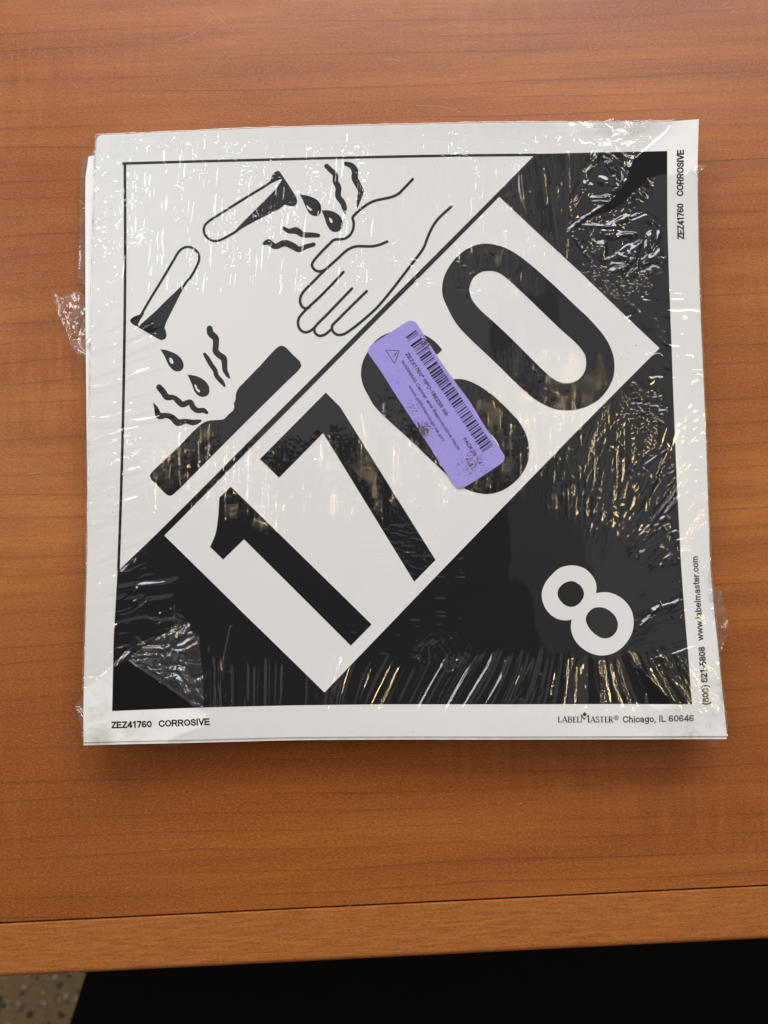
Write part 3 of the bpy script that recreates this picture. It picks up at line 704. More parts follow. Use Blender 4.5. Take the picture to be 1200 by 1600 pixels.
# lettering
# plain upright letters drawn as centre lines; capital height 1. 'c' starts a curve, 'l' straight pieces, 'o' a ring
def ring(cx, cy, rx, ry): return ('o', cx, cy, rx, ry)
LETTER = {
 'Z': (0.70, [('l', (.08, .91), (.60, .91), (.09, .09), (.62, .09))]),
 'E': (0.70, [('l', (.10, .04), (.10, .96)), ('l', (.10, .91), (.58, .91)), ('l', (.10, .50), (.54, .50)), ('l', (.10, .09), (.60, .09))]),
 '4': (0.66, [('l', (.46, .04), (.46, .94), (.07, .29), (.60, .27))]),
 '1': (0.58, [('l', (.34, .04), (.34, .95), (.14, .76))]),
 '7': (0.64, [('l', (.06, .91), (.56, .91)), ('c', (.56, .89), (.38, .54), (.25, .04))]),
 '6': (0.67, [ring(.32, .31, .23, .22), ('c', (.09, .34), (.11, .66), (.20, .86), (.35, .91), (.53, .78))]),
 '0': (0.67, [ring(.32, .50, .23, .41)]),
 '2': (0.66, [('c', (.09, .68), (.15, .86), (.32, .91), (.51, .82), (.50, .60), (.28, .34), (.09, .11)), ('l', (.09, .09), (.57, .09))]),
 '8': (0.67, [ring(.32, .71, .19, .20), ring(.32, .29, .23, .20)]),
 '5': (0.66, [('l', (.54, .91), (.15, .91), (.10, .50)), ('c', (.10, .50), (.30, .60), (.51, .50), (.53, .26), (.34, .09), (.09, .20))]),
 '3': (0.66, [('c', (.09, .74), (.20, .89), (.44, .86), (.47, .63), (.26, .53)), ('c', (.26, .53), (.53, .42), (.50, .17), (.28, .08), (.07, .25))]),
 'C': (0.78, [('c', (.67, .70), (.56, .87), (.38, .91), (.16, .79), (.09, .50), (.16, .21), (.38, .09), (.57, .13), (.68, .33))]),
 'G': (0.82, [('c', (.67, .70), (.56, .87), (.38, .91), (.16, .79), (.09, .50), (.16, .21), (.38, .09), (.57, .13), (.68, .30)), ('l', (.68, .04), (.68, .45), (.42, .45))]),
 'O': (0.82, [ring(.40, .50, .31, .41)]),
 'R': (0.76, [('l', (.10, .04), (.10, .91), (.40, .91)), ('c', (.40, .91), (.60, .82), (.60, .58), (.40, .48)), ('l', (.10, .48), (.42, .48), (.62, .04))]),
 'P': (0.70, [('l', (.10, .04), (.10, .91), (.38, .91)), ('c', (.38, .91), (.57, .81), (.57, .54), (.38, .44)), ('l', (.38, .44), (.10, .44))]),
 'S': (0.70, [('c', (.57, .70), (.46, .87), (.26, .90), (.10, .76), (.16, .59), (.36, .50), (.57, .40), (.59, .20), (.40, .08), (.20, .10), (.07, .29))]),
 'I': (0.30, [('l', (.12, .04), (.12, .96))]),
 'V': (0.68, [('l', (.06, .96), (.33, .06), (.60, .96))]),
 'W': (0.98, [('l', (.05, .96), (.26, .06), (.48, .92), (.70, .06), (.91, .96))]),
 'A': (0.74, [('l', (.06, .04), (.36, .95), (.66, .04)), ('l', (.17, .32), (.55, .32))]),
 'N': (0.78, [('l', (.10, .04), (.10, .95), (.64, .05), (.64, .96))]),
 'H': (0.78, [('l', (.10, .04), (.10, .96)), ('l', (.64, .04), (.64, .96)), ('l', (.10, .52), (.64, .52))]),
 'K': (0.74, [('l', (.10, .04), (.10, .96)), ('l', (.62, .96), (.12, .42)), ('l', (.28, .58), (.66, .04))]),
 'L': (0.62, [('l', (.10, .96), (.10, .09), (.54, .09))]),
 '(': (0.38, [('c', (.31, 1.02), (.16, .75), (.11, .40), (.16, .05), (.31, -.22))]),
 ')': (0.38, [('c', (.07, 1.02), (.22, .75), (.27, .40), (.22, .05), (.07, -.22))]),
 '-': (0.42, [('l', (.08, .37), (.32, .37))]),
 '*': (0.44, [('l', (.20, .98), (.20, .62)), ('l', (.05, .90), (.35, .70)), ('l', (.35, .90), (.05, .70))]),
 '.': (0.28, [('l', (.12, .08), (.13, .09))]),
 ',': (0.28, [('l', (.13, .08), (.08, -.13))]),
 'w': (0.86, [('l', (.06, .70), (.23, .07), (.42, .66), (.61, .07), (.78, .70))]),
 'v': (0.58, [('l', (.06, .70), (.28, .07), (.50, .70))]),
 'l': (0.28, [('l', (.12, .04), (.12, .96))]),
 'i': (0.28, [('l', (.12, .04), (.12, .70)), ('l', (.12, .93), (.12, .95))]),
 'a': (0.60, [('c', (.09, .55), (.20, .67), (.38, .66), (.45, .50), (.46, .04)), ('c', (.45, .42), (.20, .38), (.08, .21), (.20, .07), (.45, .20))]),
 'b': (0.64, [('l', (.11, .04), (.11, .96)), ring(.32, .37, .20, .29)]),
 'd': (0.64, [('l', (.52, .04), (.52, .96)), ring(.30, .37, .20, .29)]),
 'p': (0.64, [('l', (.11, -.24), (.11, .70)), ring(.32, .37, .20, .29)]),
 'e': (0.62, [('l', (.09, .38), (.50, .38)), ('c', (.51, .40), (.46, .61), (.30, .67), (.12, .56), (.08, .34), (.18, .12), (.36, .08), (.51, .20))]),
 'm': (0.90, [('l', (.11, .04), (.11, .70)), ('c', (.11, .48), (.24, .66), (.39, .62), (.43, .45), (.43, .04)), ('c', (.43, .48), (.56, .66), (.71, .62), (.75, .45), (.75, .04))]),
 'n': (0.62, [('l', (.11, .04), (.11, .70)), ('c', (.11, .48), (.24, .66), (.42, .62), (.47, .45), (.47, .04))]),
 'h': (0.62, [('l', (.11, .04), (.11, .96)), ('c', (.11, .48), (.24, .66), (.42, .62), (.47, .45), (.47, .04))]),
 'u': (0.62, [('c', (.11, .70), (.11, .30), (.16, .12), (.34, .08), (.47, .26)), ('l', (.47, .70), (.47, .04))]),
 's': (0.56, [('c', (.44, .53), (.34, .66), (.17, .65), (.10, .51), (.24, .41), (.43, .32), (.45, .15), (.28, .07), (.07, .20))]),
 't': (0.38, [('c', (.18, .92), (.18, .60), (.18, .22), (.23, .09), (.34, .08)), ('l', (.05, .68), (.32, .68))]),
 'r': (0.42, [('l', (.11, .04), (.11, .70)), ('c', (.11, .46), (.20, .63), (.36, .66))]),
 'c': (0.57, [('c', (.49, .49), (.40, .64), (.25, .67), (.10, .54), (.09, .24), (.22, .08), (.39, .09), (.50, .26))]),
 'o': (0.62, [ring(.30, .37, .21, .29)]),
 'g': (0.64, [ring(.29, .38, .20, .28), ('c', (.51, .70), (.51, .20), (.48, -.10), (.30, -.22), (.11, -.12))]),
 'k': (0.58, [('l', (.11, .04), (.11, .96)), ('l', (.46, .70), (.13, .34)), ('l', (.24, .46), (.50, .04))]),
}
def text_geo(s, p0, p1, cap, weight=0.215, lift=0.05):
    """text from p0 to p1 along the baseline in photo pixels; cap = capital height, weight = stroke width over capital height"""
    p0 = np.array(p0, float); p1 = np.array(p1, float); d = p1 - p0; Lg = np.linalg.norm(d); d /= Lg
    up = np.array([d[1], -d[0]])
    total = sum(LETTER[c][0] if c != ' ' else 0.34 for c in s) - 0.06
    sx = Lg / total; x = 0.0; V = []; F = []; q = 0
    def put(pts, smooth, closed=False):
        nonlocal q
        P = [p0 + (x + a) * sx * d + b * cap * up for a, b in pts]
        if smooth: runs = [P]
        else: runs = [P[i:i + 2] for i in range(len(P) - 1)]
        for r in runs:
            v, f = stroke_geo([tuple(a) for a in r], lift + 0.0006 * (q % 7), max(0.5, cap / 9), True, w=weight * cap); q += 1
            k = len(V); V.extend(tuple(a) for a in v); F.extend(tuple(i + k for i in g) for g in f)
    for ch in s:
        if ch == ' ': x += 0.34; continue
        adv, parts = LETTER[ch]
        for p in parts:
            if p[0] == 'o':
                put([(p[1] + p[3] * math.cos(a), p[2] + p[4] * math.sin(a)) for a in np.linspace(0.3, 0.3 + 2 * math.pi, 13)], True)
            else: put(p[1:], p[0] == 'c')
        x += adv
    return np.array(V), F
geo_obj('lettering', [text_geo('ZEZ41760', (174, 1138), (237, 1136.2), 10.2), text_geo('CORROSIVE', (248, 1135.8), (327.5, 1132.6), 10.2)], M_INK, A)
geo_obj('lettering', [text_geo('ZEZ41760', (1068.8, 373.8), (1067.8, 318.5), 10.2), text_geo('CORROSIVE', (1067.6, 306.5), (1068.4, 234.5), 10.4)], M_INK, A)
geo_obj('lettering', [text_geo('(800) 621-5808', (1108.6, 1101), (1101.0, 1010.5), 10.2), text_geo('www.labelmaster.com', (1099.2, 1000.5), (1090.0, 869), 10.2, 0.175)], M_INK, A)
geo_obj('lettering', [text_geo('Chicago, IL 60646', (973, 1129.2), (1084, 1127.0), 10.2, 0.175)], M_INK, A)
# serif wordmark, drawn stroke by stroke
def serif():
    g = []; b = 345; c = 236
    def st(pts, w): g.append(stroke_geo(Z(870, 1100, 12, pts), 0.05 + 0.0008 * len(g), 0.4, False, w=w / 12))
    def stem(x, y0=c, y1=b, w=22, sf=True):
        st([(x, y0), (x, y1)], w)
        if sf: st([(x - 17, y1 - 3), (x + 17, y1 - 3)], 9); st([(x - 17, y0 + 4), (x + 14, y0 + 4)], 9)
    def curve(pts, w): g.append(stroke_geo(Z(870, 1100, 12, pts), 0.05 + 0.0008 * len(g), 0.3, False, w=w / 12))
    stem(36); st([(36, 340), (82, 340)], 10); st([(80, 343), (84, 318)], 9)
    def Aa(x0):
        st([(x0 + 8, b), (x0 + 52, c - 4)], 10); st([(x0 + 48, c - 6), (x0 + 92, b)], 22); st([(x0 + 22, 310), (x0 + 78, 310)], 9); st([(x0 - 4, 341), (x0 + 24, 341)], 8); st([(x0 + 74, 341), (x0 + 106, 341)], 8)
    Aa(98)
    stem(222); curve([(222, 240), (250, 240), (268, 252), (266, 274), (246, 286), (222, 287)], 13); curve([(222, 287), (258, 287), (278, 300), (278, 324), (256, 340), (222, 341)], 14)
    stem(315); st([(315, 240), (355, 240)], 9); st([(315, 289), (345, 289)], 9); st([(315, 341), (362, 341)], 10); st([(355, 238), (357, 258)], 7); st([(360, 343), (365, 320)], 8)
    stem(393); st([(393, 341), (434, 341)], 10); st([(434, 343), (438, 320)], 8)
    st([(458, b), (462, 212)], 13); st([(430, 206), (470, 206)], 9); st([(455, 206), (522, 290)], 22); st([(518, 292), (590, 205)], 11); st([(590, 205), (598, b)], 24); st([(578, 206), (612, 206)], 9); st([(440, 341), (478, 341)], 8); st([(575, 341), (622, 341)], 9)
    Aa(625)
    curve([(790, 255), (772, 240), (748, 243), (742, 264), (762, 284), (790, 302), (792, 328), (768, 342), (740, 334), (732, 318)], 15)
    st([(845, 238), (845, b)], 22); st([(806, 241), (886, 241)], 10); st([(828, 341), (862, 341)], 8)
    stem(915); st([(915, 240), (950, 240)], 9); st([(915, 289), (942, 289)], 9); st([(915, 341), (956, 341)], 10); st([(956, 343), (960, 322)], 8)
    stem(985); curve([(985, 240), (1015, 240), (1034, 256), (1030, 280), (1008, 291), (985, 291)], 13); st([(1004, 290), (1052, b)], 21)
    dm = on_sheet(np.array(Z(870, 1100, 12, [(520, 150), (564, 193), (521, 238), (476, 194)])))
    g.append((np.c_[dm, height(dm[:, 0], dm[:, 1]) + 0.05], [(0, 1, 2, 3)]))
    ring = [(1115 + 42 * math.cos(a), 258 + 42 * math.sin(a)) for a in np.linspace(0, 6.283, 22)]
    curve(ring, 10)
    st([(1102, 234), (1102, 284)], 9); curve([(1102, 236), (1122, 238), (1128, 248), (1120, 258), (1102, 260)], 8); st([(1110, 259), (1130, 284)], 9)
    return g
geo_obj('wordmark', serif(), M_INK, A)

# ------------------------------------------------------------------ shrink film over the stack
STICK = Z(560, 490, 5, [(76, 300), (84, 268), (112, 240), (245, 152), (370, 72), (405, 58), (440, 66), (466, 98), (560, 245), (640, 372), (740, 515), (870, 690), (985, 880), (1060, 985), (1130, 1095), (1142, 1125), (1128, 1158), (1100, 1182), (960, 1275), (830, 1355), (790, 1366), (755, 1350), (700, 1270), (520, 985), (320, 680), (180, 460), (88, 328)])
HOLES = [
    [(1016.7, 230), (1000, 243), (990, 250), (982, 268), (980, 280), (973, 293), (962, 306), (953, 317), (940, 324), (927, 332), (912, 343), (903, 350), (888, 361), (907, 352), (920, 341), (933, 335), (945, 333), (957, 328), (970, 318), (977, 313), (990, 299), (1000, 292), (1012, 279), (1026, 275), (1042, 273), (1070, 268), (1096, 258), (1115, 250), (1115, 170), (1060, 172), (1052, 190), (1040, 210)],
    [(118, 1084), (150, 1066), (176, 1044), (200, 1031.7), (203, 1035), (247, 1063), (307, 1105), (322, 1116), (316, 1133), (270, 1150), (240, 1175), (110, 1180)],
    [(993, 1043), (1003, 1051), (1020, 1068), (1036, 1086), (1052, 1102), (1030, 1108), (1013, 1101), (1010, 1080), (1003, 1062)]]
def inside(poly, X, Y):
    poly = np.array([p[:2] for p in poly]); r = np.zeros(X.shape, bool)
    j = len(poly) - 1
    for i in range(len(poly)):
        xi, yi = poly[i]; xj, yj = poly[j]
        c = ((yi > Y) != (yj > Y)) & (X < (xj - xi) * (Y - yi) / (yj - yi + 1e-12) + xi)
        r ^= c; j = i
    return r
def poly_dist(poly, X, Y, closed=True):
    P = np.array([p[:2] for p in poly], float); n = len(P); d = np.full(X.shape, 1e9)
    for i in range(n if closed else n - 1):
        a = P[i]; b = P[(i + 1) % n]; ab = b - a; L2 = ab @ ab + 1e-9
        t = np.clip(((X - a[0]) * ab[0] + (Y - a[1]) * ab[1]) / L2, 0, 1)
        d = np.minimum(d, np.hypot(X - a[0] - t * ab[0], Y - a[1] - t * ab[1]))
    return d

def relief(X, Y):
    """height of the wrinkles of the film over the sheet, in photo pixels (0.285 mm)"""
    def boxm(x0, x1, y0, y1, s=12, sy=None):
        sy = sy or s
        return sstep(X, x0 - s, x0 + s) * (1 - sstep(X, x1 - s, x1 + s)) * sstep(Y, y0 - sy, y0 + sy) * (1 - sstep(Y, y1 - sy, y1 + sy))
    def ell(cx, cy, rx, ry, rot=0.0, inner=0.55):
        c, s = math.cos(math.radians(rot)), math.sin(math.radians(rot))
        a = ((X - cx) * c + (Y - cy) * s) / rx; b = (-(X - cx) * s + (Y - cy) * c) / ry
        return 1 - sstep(np.sqrt(a * a + b * b), inner, 1.0)
    def streaks(mask, th, lam, length, slope, seed, cx=600, cy=700, fan=0.0, thr=(0.35, 0.75), bead=0.0, warp=0.5):
        out = np.zeros_like(X); m = mask > 0.002
        x = X[m] - cx; y = Y[m] - cy
        c0, s0 = math.cos(math.radians(th)), math.sin(math.radians(th))
        a = x * c0 + y * s0; c = -x * s0 + y * c0
        if fan: c = c / (1 + fan * a)
        c = c + lam * warp * 2 * (vnoise(a / (length * 0.8), c / (lam * 5), seed + 5) - 0.5)
        n = vnoise(c / (lam * 0.5), a / length, seed) - 0.5
        k = sstep(vnoise(c / (lam * 1.6), a / (length * 0.8), seed + 9), *thr)
        if bead:
            k = k * (0.35 + 1.0 * vnoise(a / bead, c / lam, seed + 3)); n = n + 0.35 * (vnoise(a / (bead * 0.6), c / lam, seed + 4) - 0.5)
        out[m] = n * 2 * (slope * lam / 4) * k
        return out * mask
    def crumple(mask, lam, slope, seed, ax=1.0, th=0.0):
        out = np.zeros_like(X); m = mask > 0.002
        c0, s0 = math.cos(math.radians(th)), math.sin(math.radians(th))
        a = (X[m] * c0 + Y[m] * s0) / ax; b = -X[m] * s0 + Y[m] * c0
        a = a + lam * (vnoise(a / lam * 0.7, b / lam * 0.7, seed + 7) - 0.5) * 1.4
        b = b + lam * (vnoise(a / lam * 0.7 + 31, b / lam * 0.7, seed + 8) - 0.5) * 1.4
        n = np.abs(vnoise(a / lam * 2, b / lam * 2, seed) - 0.5) * 2
        n2 = np.abs(vnoise(a / lam * 4, b / lam * 4, seed + 2) - 0.5) * 2
        out[m] = (n + 0.4 * n2 - 0.6) * slope * lam / 4
        return out * mask
    def fold(pts, w, hgt):
        d = poly_dist(pts, X, Y, closed=False); return hgt * np.exp(-(d / w) ** 2)
    h = 0.95 * (vnoise(X / 62, Y / 85, 1) - 0.5) + 0.10 * (vnoise(X / 21, Y / 34, 2) - 0.5)
    # A: the sealed zone along the back, fine upright streaks ending in a straight line
    mA = sstep(X, 165, 190) * (1 - sstep(X, 800, 860)) * sstep(Y, 214, 232) * (1 - sstep(Y, 452 + 14 * (vnoise(X / 30, 0 * X, 3) - 0.5), 466))
    mA2 = mA * (1 - sstep(X, 880, 905))
    h += streaks(mA * (1 - sstep(X, 560, 700)), 97, 8, 40, 0.50, 11, thr=(0.50, 0.76), warp=0.4)
    h += streaks(mA * sstep(X, 560, 700), 83, 8, 40, 0.50, 12, thr=(0.50, 0.76), warp=0.4)
    h += streaks(mA, 96, 4.5, 30, 0.42, 13, thr=(0.58, 0.80))
    h += crumple(mA * sstep(vnoise(X / 26, Y / 34, 17), 0.60, 0.76), 9, 0.5, 14, 1.8, 92)
    h += streaks(boxm(160, 1035, 206, 238, 8, 5), 100, 10, 22, 0.40, 15, thr=(0.52, 0.76))
    # B: upper end of the 0 and the field behind it
    mB = ell(770, 410, 95, 75); h += streaks(mB, 100, 11, 26, 0.40, 21, thr=(0.35, 0.65))
    h += streaks(boxm(800, 900, 245, 420, 14), 84, 14, 60, 0.30, 22, thr=(0.35, 0.7))
    # crumpled area by the torn back corner
    h += crumple(ell(965, 275, 62, 66, -30) , 34, 0.72, 23)
    h += crumple(ell(985, 385, 66, 66, -40), 32, 0.76, 24, 1.4, -35)
    h += crumple(ell(955, 205, 95, 26), 22, 0.70, 25, 1.3, 60)
    h += crumple(ell(965, 430, 85, 48), 7, 0.55, 26)
    h += crumple(ell(930, 372, 44, 46), 8, 0.36, 27)
    for k in range(9):
        a_ = math.radians(rng.uniform(-70, 60)); r0 = rng.uniform(15, 70); r1 = r0 + rng.uniform(40, 110)
        h += fold([(880 + r0 * math.cos(a_), 352 + r0 * math.sin(a_)), (880 + r1 * math.cos(a_), 352 + r1 * math.sin(a_))], rng.uniform(1.6, 3.0), rng.uniform(0.5, 1.3)) * (1 - sstep(X, 1035, 1050))
    for k in range(12):
        bx = rng.uniform(795, 890); by = rng.uniform(245, 300); L_ = rng.uniform(50, 130)
        h += fold([(bx, by), (bx + rng.uniform(0, 22), by + L_)], rng.uniform(1.6, 3.0), rng.uniform(0.3, 0.8))
    # D: upright seams of tiny beads across the middle
    mD = np.maximum.reduce([0.8 * ell(300, 735, 100, 100), ell(430, 760, 120, 95), ell(550, 745, 130, 95), ell(680, 730, 150, 85), ell(790, 690, 120, 110), ell(860, 600, 130, 75), 0.65 * ell(910, 720, 120, 110), ell(640, 660, 90, 80)])
    h += streaks(mD, 91, 9, 90, 0.50, 31, thr=(0.50, 0.72), bead=8, warp=0.12)
    h += streaks(mD, 90, 5, 60, 0.30, 32, thr=(0.54, 0.76), bead=6, warp=0.1)
    # H: ladder ripples
    for i, (lx, y0, y1, w) in enumerate(((575, 820, 950, 7), (596, 830, 1035, 9), (622, 980, 1035, 7), (648, 930, 1040, 9), (690, 880, 1010, 9), (640, 820, 900, 8), (666, 830, 900, 7), (552, 930, 1010, 6), (720, 870, 1000, 6))):
        h += streaks(boxm(lx - w, lx + w, y0, y1, 5, 16), 2, 6.5, 40, 0.26, 40 + i, thr=(0.2, 0.55), warp=0.12)
    h += crumple(ell(640, 850, 60, 60), 13, 0.25, 52, 2.2, 20)
    h += crumple(ell(690, 1020, 60, 40), 16, 0.28, 53, 2.0, -40)
    # E: gathers along the front edge, fanning outwards
    e0 = sstep(Y, 1018 + 26 * (vnoise(X / 14, 0 * X, 60) - 0.5), 1046 + 20 * (vnoise(X / 14, 0 * X, 60) - 0.5)) * (1 - 0.85 * sstep(Y, 1098, 1118)) * (1 - sstep(Y, 1120, 1156))
    fanx = np.interp(Y - 1000, [0, 120], [0, 1])
    lean = np.interp(X, [300, 480, 600, 760, 850, 920, 980, 1080], [0.02, -0.04, -0.45, -0.60, -0.25, 0.02, 0.45, 0.75])
    base_x = X - lean * (1110 - Y) * -1.0
    def gather(lam, slope, seed, mask):
        n = vnoise(base_x / (lam * 0.5), (Y - 1000) / 260, seed) - 0.5
        k = 0.55 + 0.9 * vnoise(base_x / (lam * 2), 0 * X, seed + 3)
        return n * 2 * slope * lam / 4 * k * mask
    h += gather(17, 0.34, 61, e0 * sstep(X, 312, 335)) + gather(9, 0.15, 62, e0 * sstep(X, 312, 335))
    for k in range(34):
        bx = rng.uniform(330, 1075); ln = float(np.interp(bx, [300, 480, 600, 760, 850, 920, 980, 1080], [0.02, -0.04, -0.45, -0.60, -0.25, 0.02, 0.45, 0.75]))
        y1 = rng.uniform(1085, 1145); y0 = y1 - rng.uniform(35, 95)
        h += fold([(bx + ln * (1110 - y0) * -1.0, y0), (bx + ln * (1110 - y1) * -1.0, y1)], rng.uniform(1.6, 2.4), rng.uniform(0.3, 0.75)) * e0
    # F: pulls along the left edge
    mF = (1 - sstep(X, 195, 300)) * sstep(Y, 470, 520) * (1 - sstep(Y, 660, 720))
    h += streaks(mF, -14, 14, 80, 0.42, 71, cx=200, cy=600, fan=0.002, thr=(0.25, 0.6))
    mF2 = (1 - sstep(X, 205, 255)) * sstep(Y, 660, 700) * (1 - sstep(Y, 1040, 1090))
    h += streaks(mF2, -22, 13, 45, 0.46, 72, thr=(0.35, 0.65))
    h += streaks((1 - sstep(X, 185, 215)) * sstep(Y, 230, 260) * (1 - sstep(Y, 480, 530)), -38, 9, 26, 0.5, 73, thr=(0.40, 0.68), bead=8)
    h += crumple(ell(205, 705, 45, 40), 11, 0.45, 74, 2.0, 30)
    # G: lazy ripples over the near left of the field
    h += streaks(ell(225, 945, 75, 95), -8, 24, 70, 0.26, 81, thr=(0.0, 0.3))
    h += crumple(ell(262, 965, 40, 30), 12, 0.25, 82, 1.6, 20)
    h += streaks(ell(335, 1040, 70, 90), 95, 30, 120, 0.13, 83, thr=(0.0, 0.3))
    # right-hand edge
    h += streaks(boxm(975, 1110, 450, 640, 18, 24), 4, 9, 26, 0.40, 91, thr=(0.35, 0.66))
    h += streaks(ell(975, 720, 105, 130), 108, 15, 130, 0.42, 92, thr=(0.35, 0.66), warp=0.2)
    h += crumple(ell(1005, 640, 48, 55), 12, 0.45, 93)
    h += streaks(ell(1035, 800, 85, 105), -52, 11, 130, 0.55, 94, thr=(0.30, 0.60), warp=0.2)
    for k in range(22):
        bx = rng.uniform(985, 1095); by = rng.uniform(700, 990); a_ = math.radians(rng.uniform(-58, -18) + (990 - by) * -0.02); L_ = rng.uniform(30, 85)
        h += fold([(bx, by), (bx + L_ * math.cos(a_), by + L_ * math.sin(a_))], rng.uniform(1.5, 2.6), rng.uniform(0.6, 1.3)) * (1 - 0.6 * sstep(X, 1055, 1075))
    for k in range(16):
        bx = rng.uniform(160, 215); by = rng.uniform(520, 960); a_ = math.radians(rng.uniform(-40, -12)); L_ = rng.uniform(30, 80)
        h += fold([(bx - L_ / 2 * math.cos(a_), by - L_ / 2 * math.sin(a_)), (bx + L_ / 2 * math.cos(a_), by + L_ / 2 * math.sin(a_))], rng.uniform(1.5, 2.6), rng.uniform(0.6, 1.2))
    h += streaks(ell(1035, 850, 60, 60), -30, 8, 18, 0.5, 97, thr=(0.40, 0.66))
    h += streaks(boxm(1062, 1120, 640, 1060, 12, 30), -34, 10, 60, 0.26, 95, thr=(0.45, 0.72), warp=0.2)
    h += streaks(ell(1045, 975, 85, 75), -16, 14, 110, 0.44, 96, thr=(0.30, 0.62), warp=0.2)
    h += streaks(ell(1045, 1060, 50, 60), 42, 10, 40, 0.46, 98, thr=(0.3, 0.6))
    # single long creases
    h += fold([(567, 645), (575, 720), (590, 790)], 2.0, 0.9) + fold([(1013, 615), (1008, 680), (990, 730), (965, 790)], 2.2, 1.1)
    h += fold([(887, 240), (889, 330), (884, 400)], 2.0, 0.9) + fold([(1060, 1040), (1075, 1075), (1100, 1110)], 1.8, 0.8)
    h += fold([(345 / 3 + 60, 1048), (200, 1022), (240, 998)], 2.5, 1.0)
    h += fold([(175, 1045), (205, 1020)], 2.0, 1.0) + fold([(362, 980), (345, 1060), (338, 1100)], 3, 0.7)
    wr = np.zeros((len(X), 3))
    def hairs(mask, th, cx=600, cy=700, fan=0.0, amt=1.0, run=0.4):
        c0, s0 = math.cos(math.radians(th)), math.sin(math.radians(th))
        a = (X - cx) * c0 + (Y - cy) * s0; c = -(X - cx) * s0 + (Y - cy) * c0
        if fan: c = c / (1 + fan * a)
        c = c + 3.0 * (vnoise(a / 50, c / 40, 301) - 0.5)
        m = mask * amt > wr[:, 2]
        wr[m, 0] = c[m] + 4000; wr[m, 1] = a[m] * run + 4000; wr[m, 2] = (mask * amt)[m]
    hairs(mA * (1 - sstep(X, 600, 660)), 97, amt=0.75, run=0.28)
    hairs(mA * sstep(X, 600, 660), 84, amt=0.75, run=0.28)
    hairs(mD, 91, amt=0.8, run=0.8)
    hairs(ell(960, 720, 110, 150), 106, amt=0.55, run=0.5)
    hairs(ell(965, 430, 85, 55), 60, amt=0.8)
    hairs(mF, -14, amt=0.5); hairs(mF2, -22, amt=0.5)
    hairs(boxm(1062, 1120, 640, 1060, 12, 30), -34, amt=0.3)
    hairs(boxm(160, 1035, 206, 238, 8, 5), 100, amt=0.35)
    hairs(ell(1045, 975, 85, 75), -16, amt=0.7)
    hairs(e0, 108, amt=0.22)
    # flat under the violet label
    d = poly_dist(STICK, X, Y); ins = inside(STICK, X, Y)
    h *= np.where(ins, sstep(d, 10, 0), 1.0); wr[:, 2] *= ~ins
    # torn rims stand up a little
    for hp in HOLES:
        d = poly_dist(hp, X, Y); h += 1.3 * np.exp(-(d / 3.0) ** 2) * (0.5 + vnoise(X / 9, Y / 9, 99))
    return h, wr

NU = NV = 860
G = coons(NU, NV, 0.25)
Gf = G.reshape(-1, 2)
zs = height(Gf[:, 0], Gf[:, 1])
px = project(np.c_[Gf, zs])
X, Y = px[:, 0], px[:, 1]
rel, WR = relief(X, Y); rel = rel * 0.285
lift = 0.42 + np.maximum(rel, -0.30)
FV = np.c_[Gf, zs + lift]
fc = grid_faces(NV, NU)
kill = np.zeros(len(FV), bool)
for hp in HOLES: kill |= inside(hp, X, Y)
fc = fc[~kill[fc].any(1)]
# hem: the film runs over the rim and down the sides of the stack
rim = [i for i in range(NU)] + [r * NU + NU - 1 for r in range(1, NV)] + [(NV - 1) * NU + i for i in range(NU - 2, -1, -1)] + [r * NU for r in range(NV - 2, 0, -1)]
rim = np.array(rim); prev = rim.copy(); extra = []; ef = []
base = len(FV); cen = FV[rim]
ok = ~kill[rim]
for lev, (outw, drop_) in enumerate(((0.35, 0.25), (0.55, 1.2), (0.35, 4.0), (0.0, 9.0))):
    ring = cen.copy(); nrm = cen[:, :2] / np.maximum(np.abs(cen[:, 0]), np.abs(cen[:, 1]))[:, None]
    ring[:, :2] += nrm * (outw + 0.5 * (vnoise(np.arange(len(rim)) / 14, lev + 0 * rim, 5) - 0.5))[:, None]
    ring[:, 2] = np.maximum(ring[:, 2] - drop_, 0.4)
    idx = base + lev * len(rim) + np.arange(len(rim)); extra.append(ring)
    nx = np.roll(np.arange(len(rim)), -1); good = ok & ok[nx]
    q = np.stack([prev, idx, idx[nx], prev[nx]], -1)[good]; ef.append(q); prev = idx
allV = np.concatenate([FV] + extra); allF = np.concatenate([fc] + ef)
used = np.zeros(len(allV), bool); used[allF.ravel()] = True
remap = np.cumsum(used) - 1
allV = allV[used] * MM; allF = remap[allF]
me = bpy.data.meshes.new('shrink_film')
me.vertices.add(len(allV)); me.vertices.foreach_set('co', allV.astype(np.float32).ravel())
me.loops.add(allF.size); me.loops.foreach_set('vertex_index', allF.astype(np.int32).ravel())
me.polygons.add(len(allF)); me.polygons.foreach_set('loop_start', np.arange(0, allF.size, 4, dtype=np.int32))
me.polygons.foreach_set('use_smooth', np.ones(len(allF), bool))
me.update(calc_edges=True); me.validate()
me.materials.append(M_FILM)
WR = np.concatenate([WR, np.zeros((len(used) - len(WR), 3))])[used]
at = me.attributes.new('wrinkle', 'FLOAT_VECTOR', 'POINT'); at.data.foreach_set('vector', WR.astype(np.float32).ravel())
film = link(bpy.data.objects.new('shrink_film', me), pack)

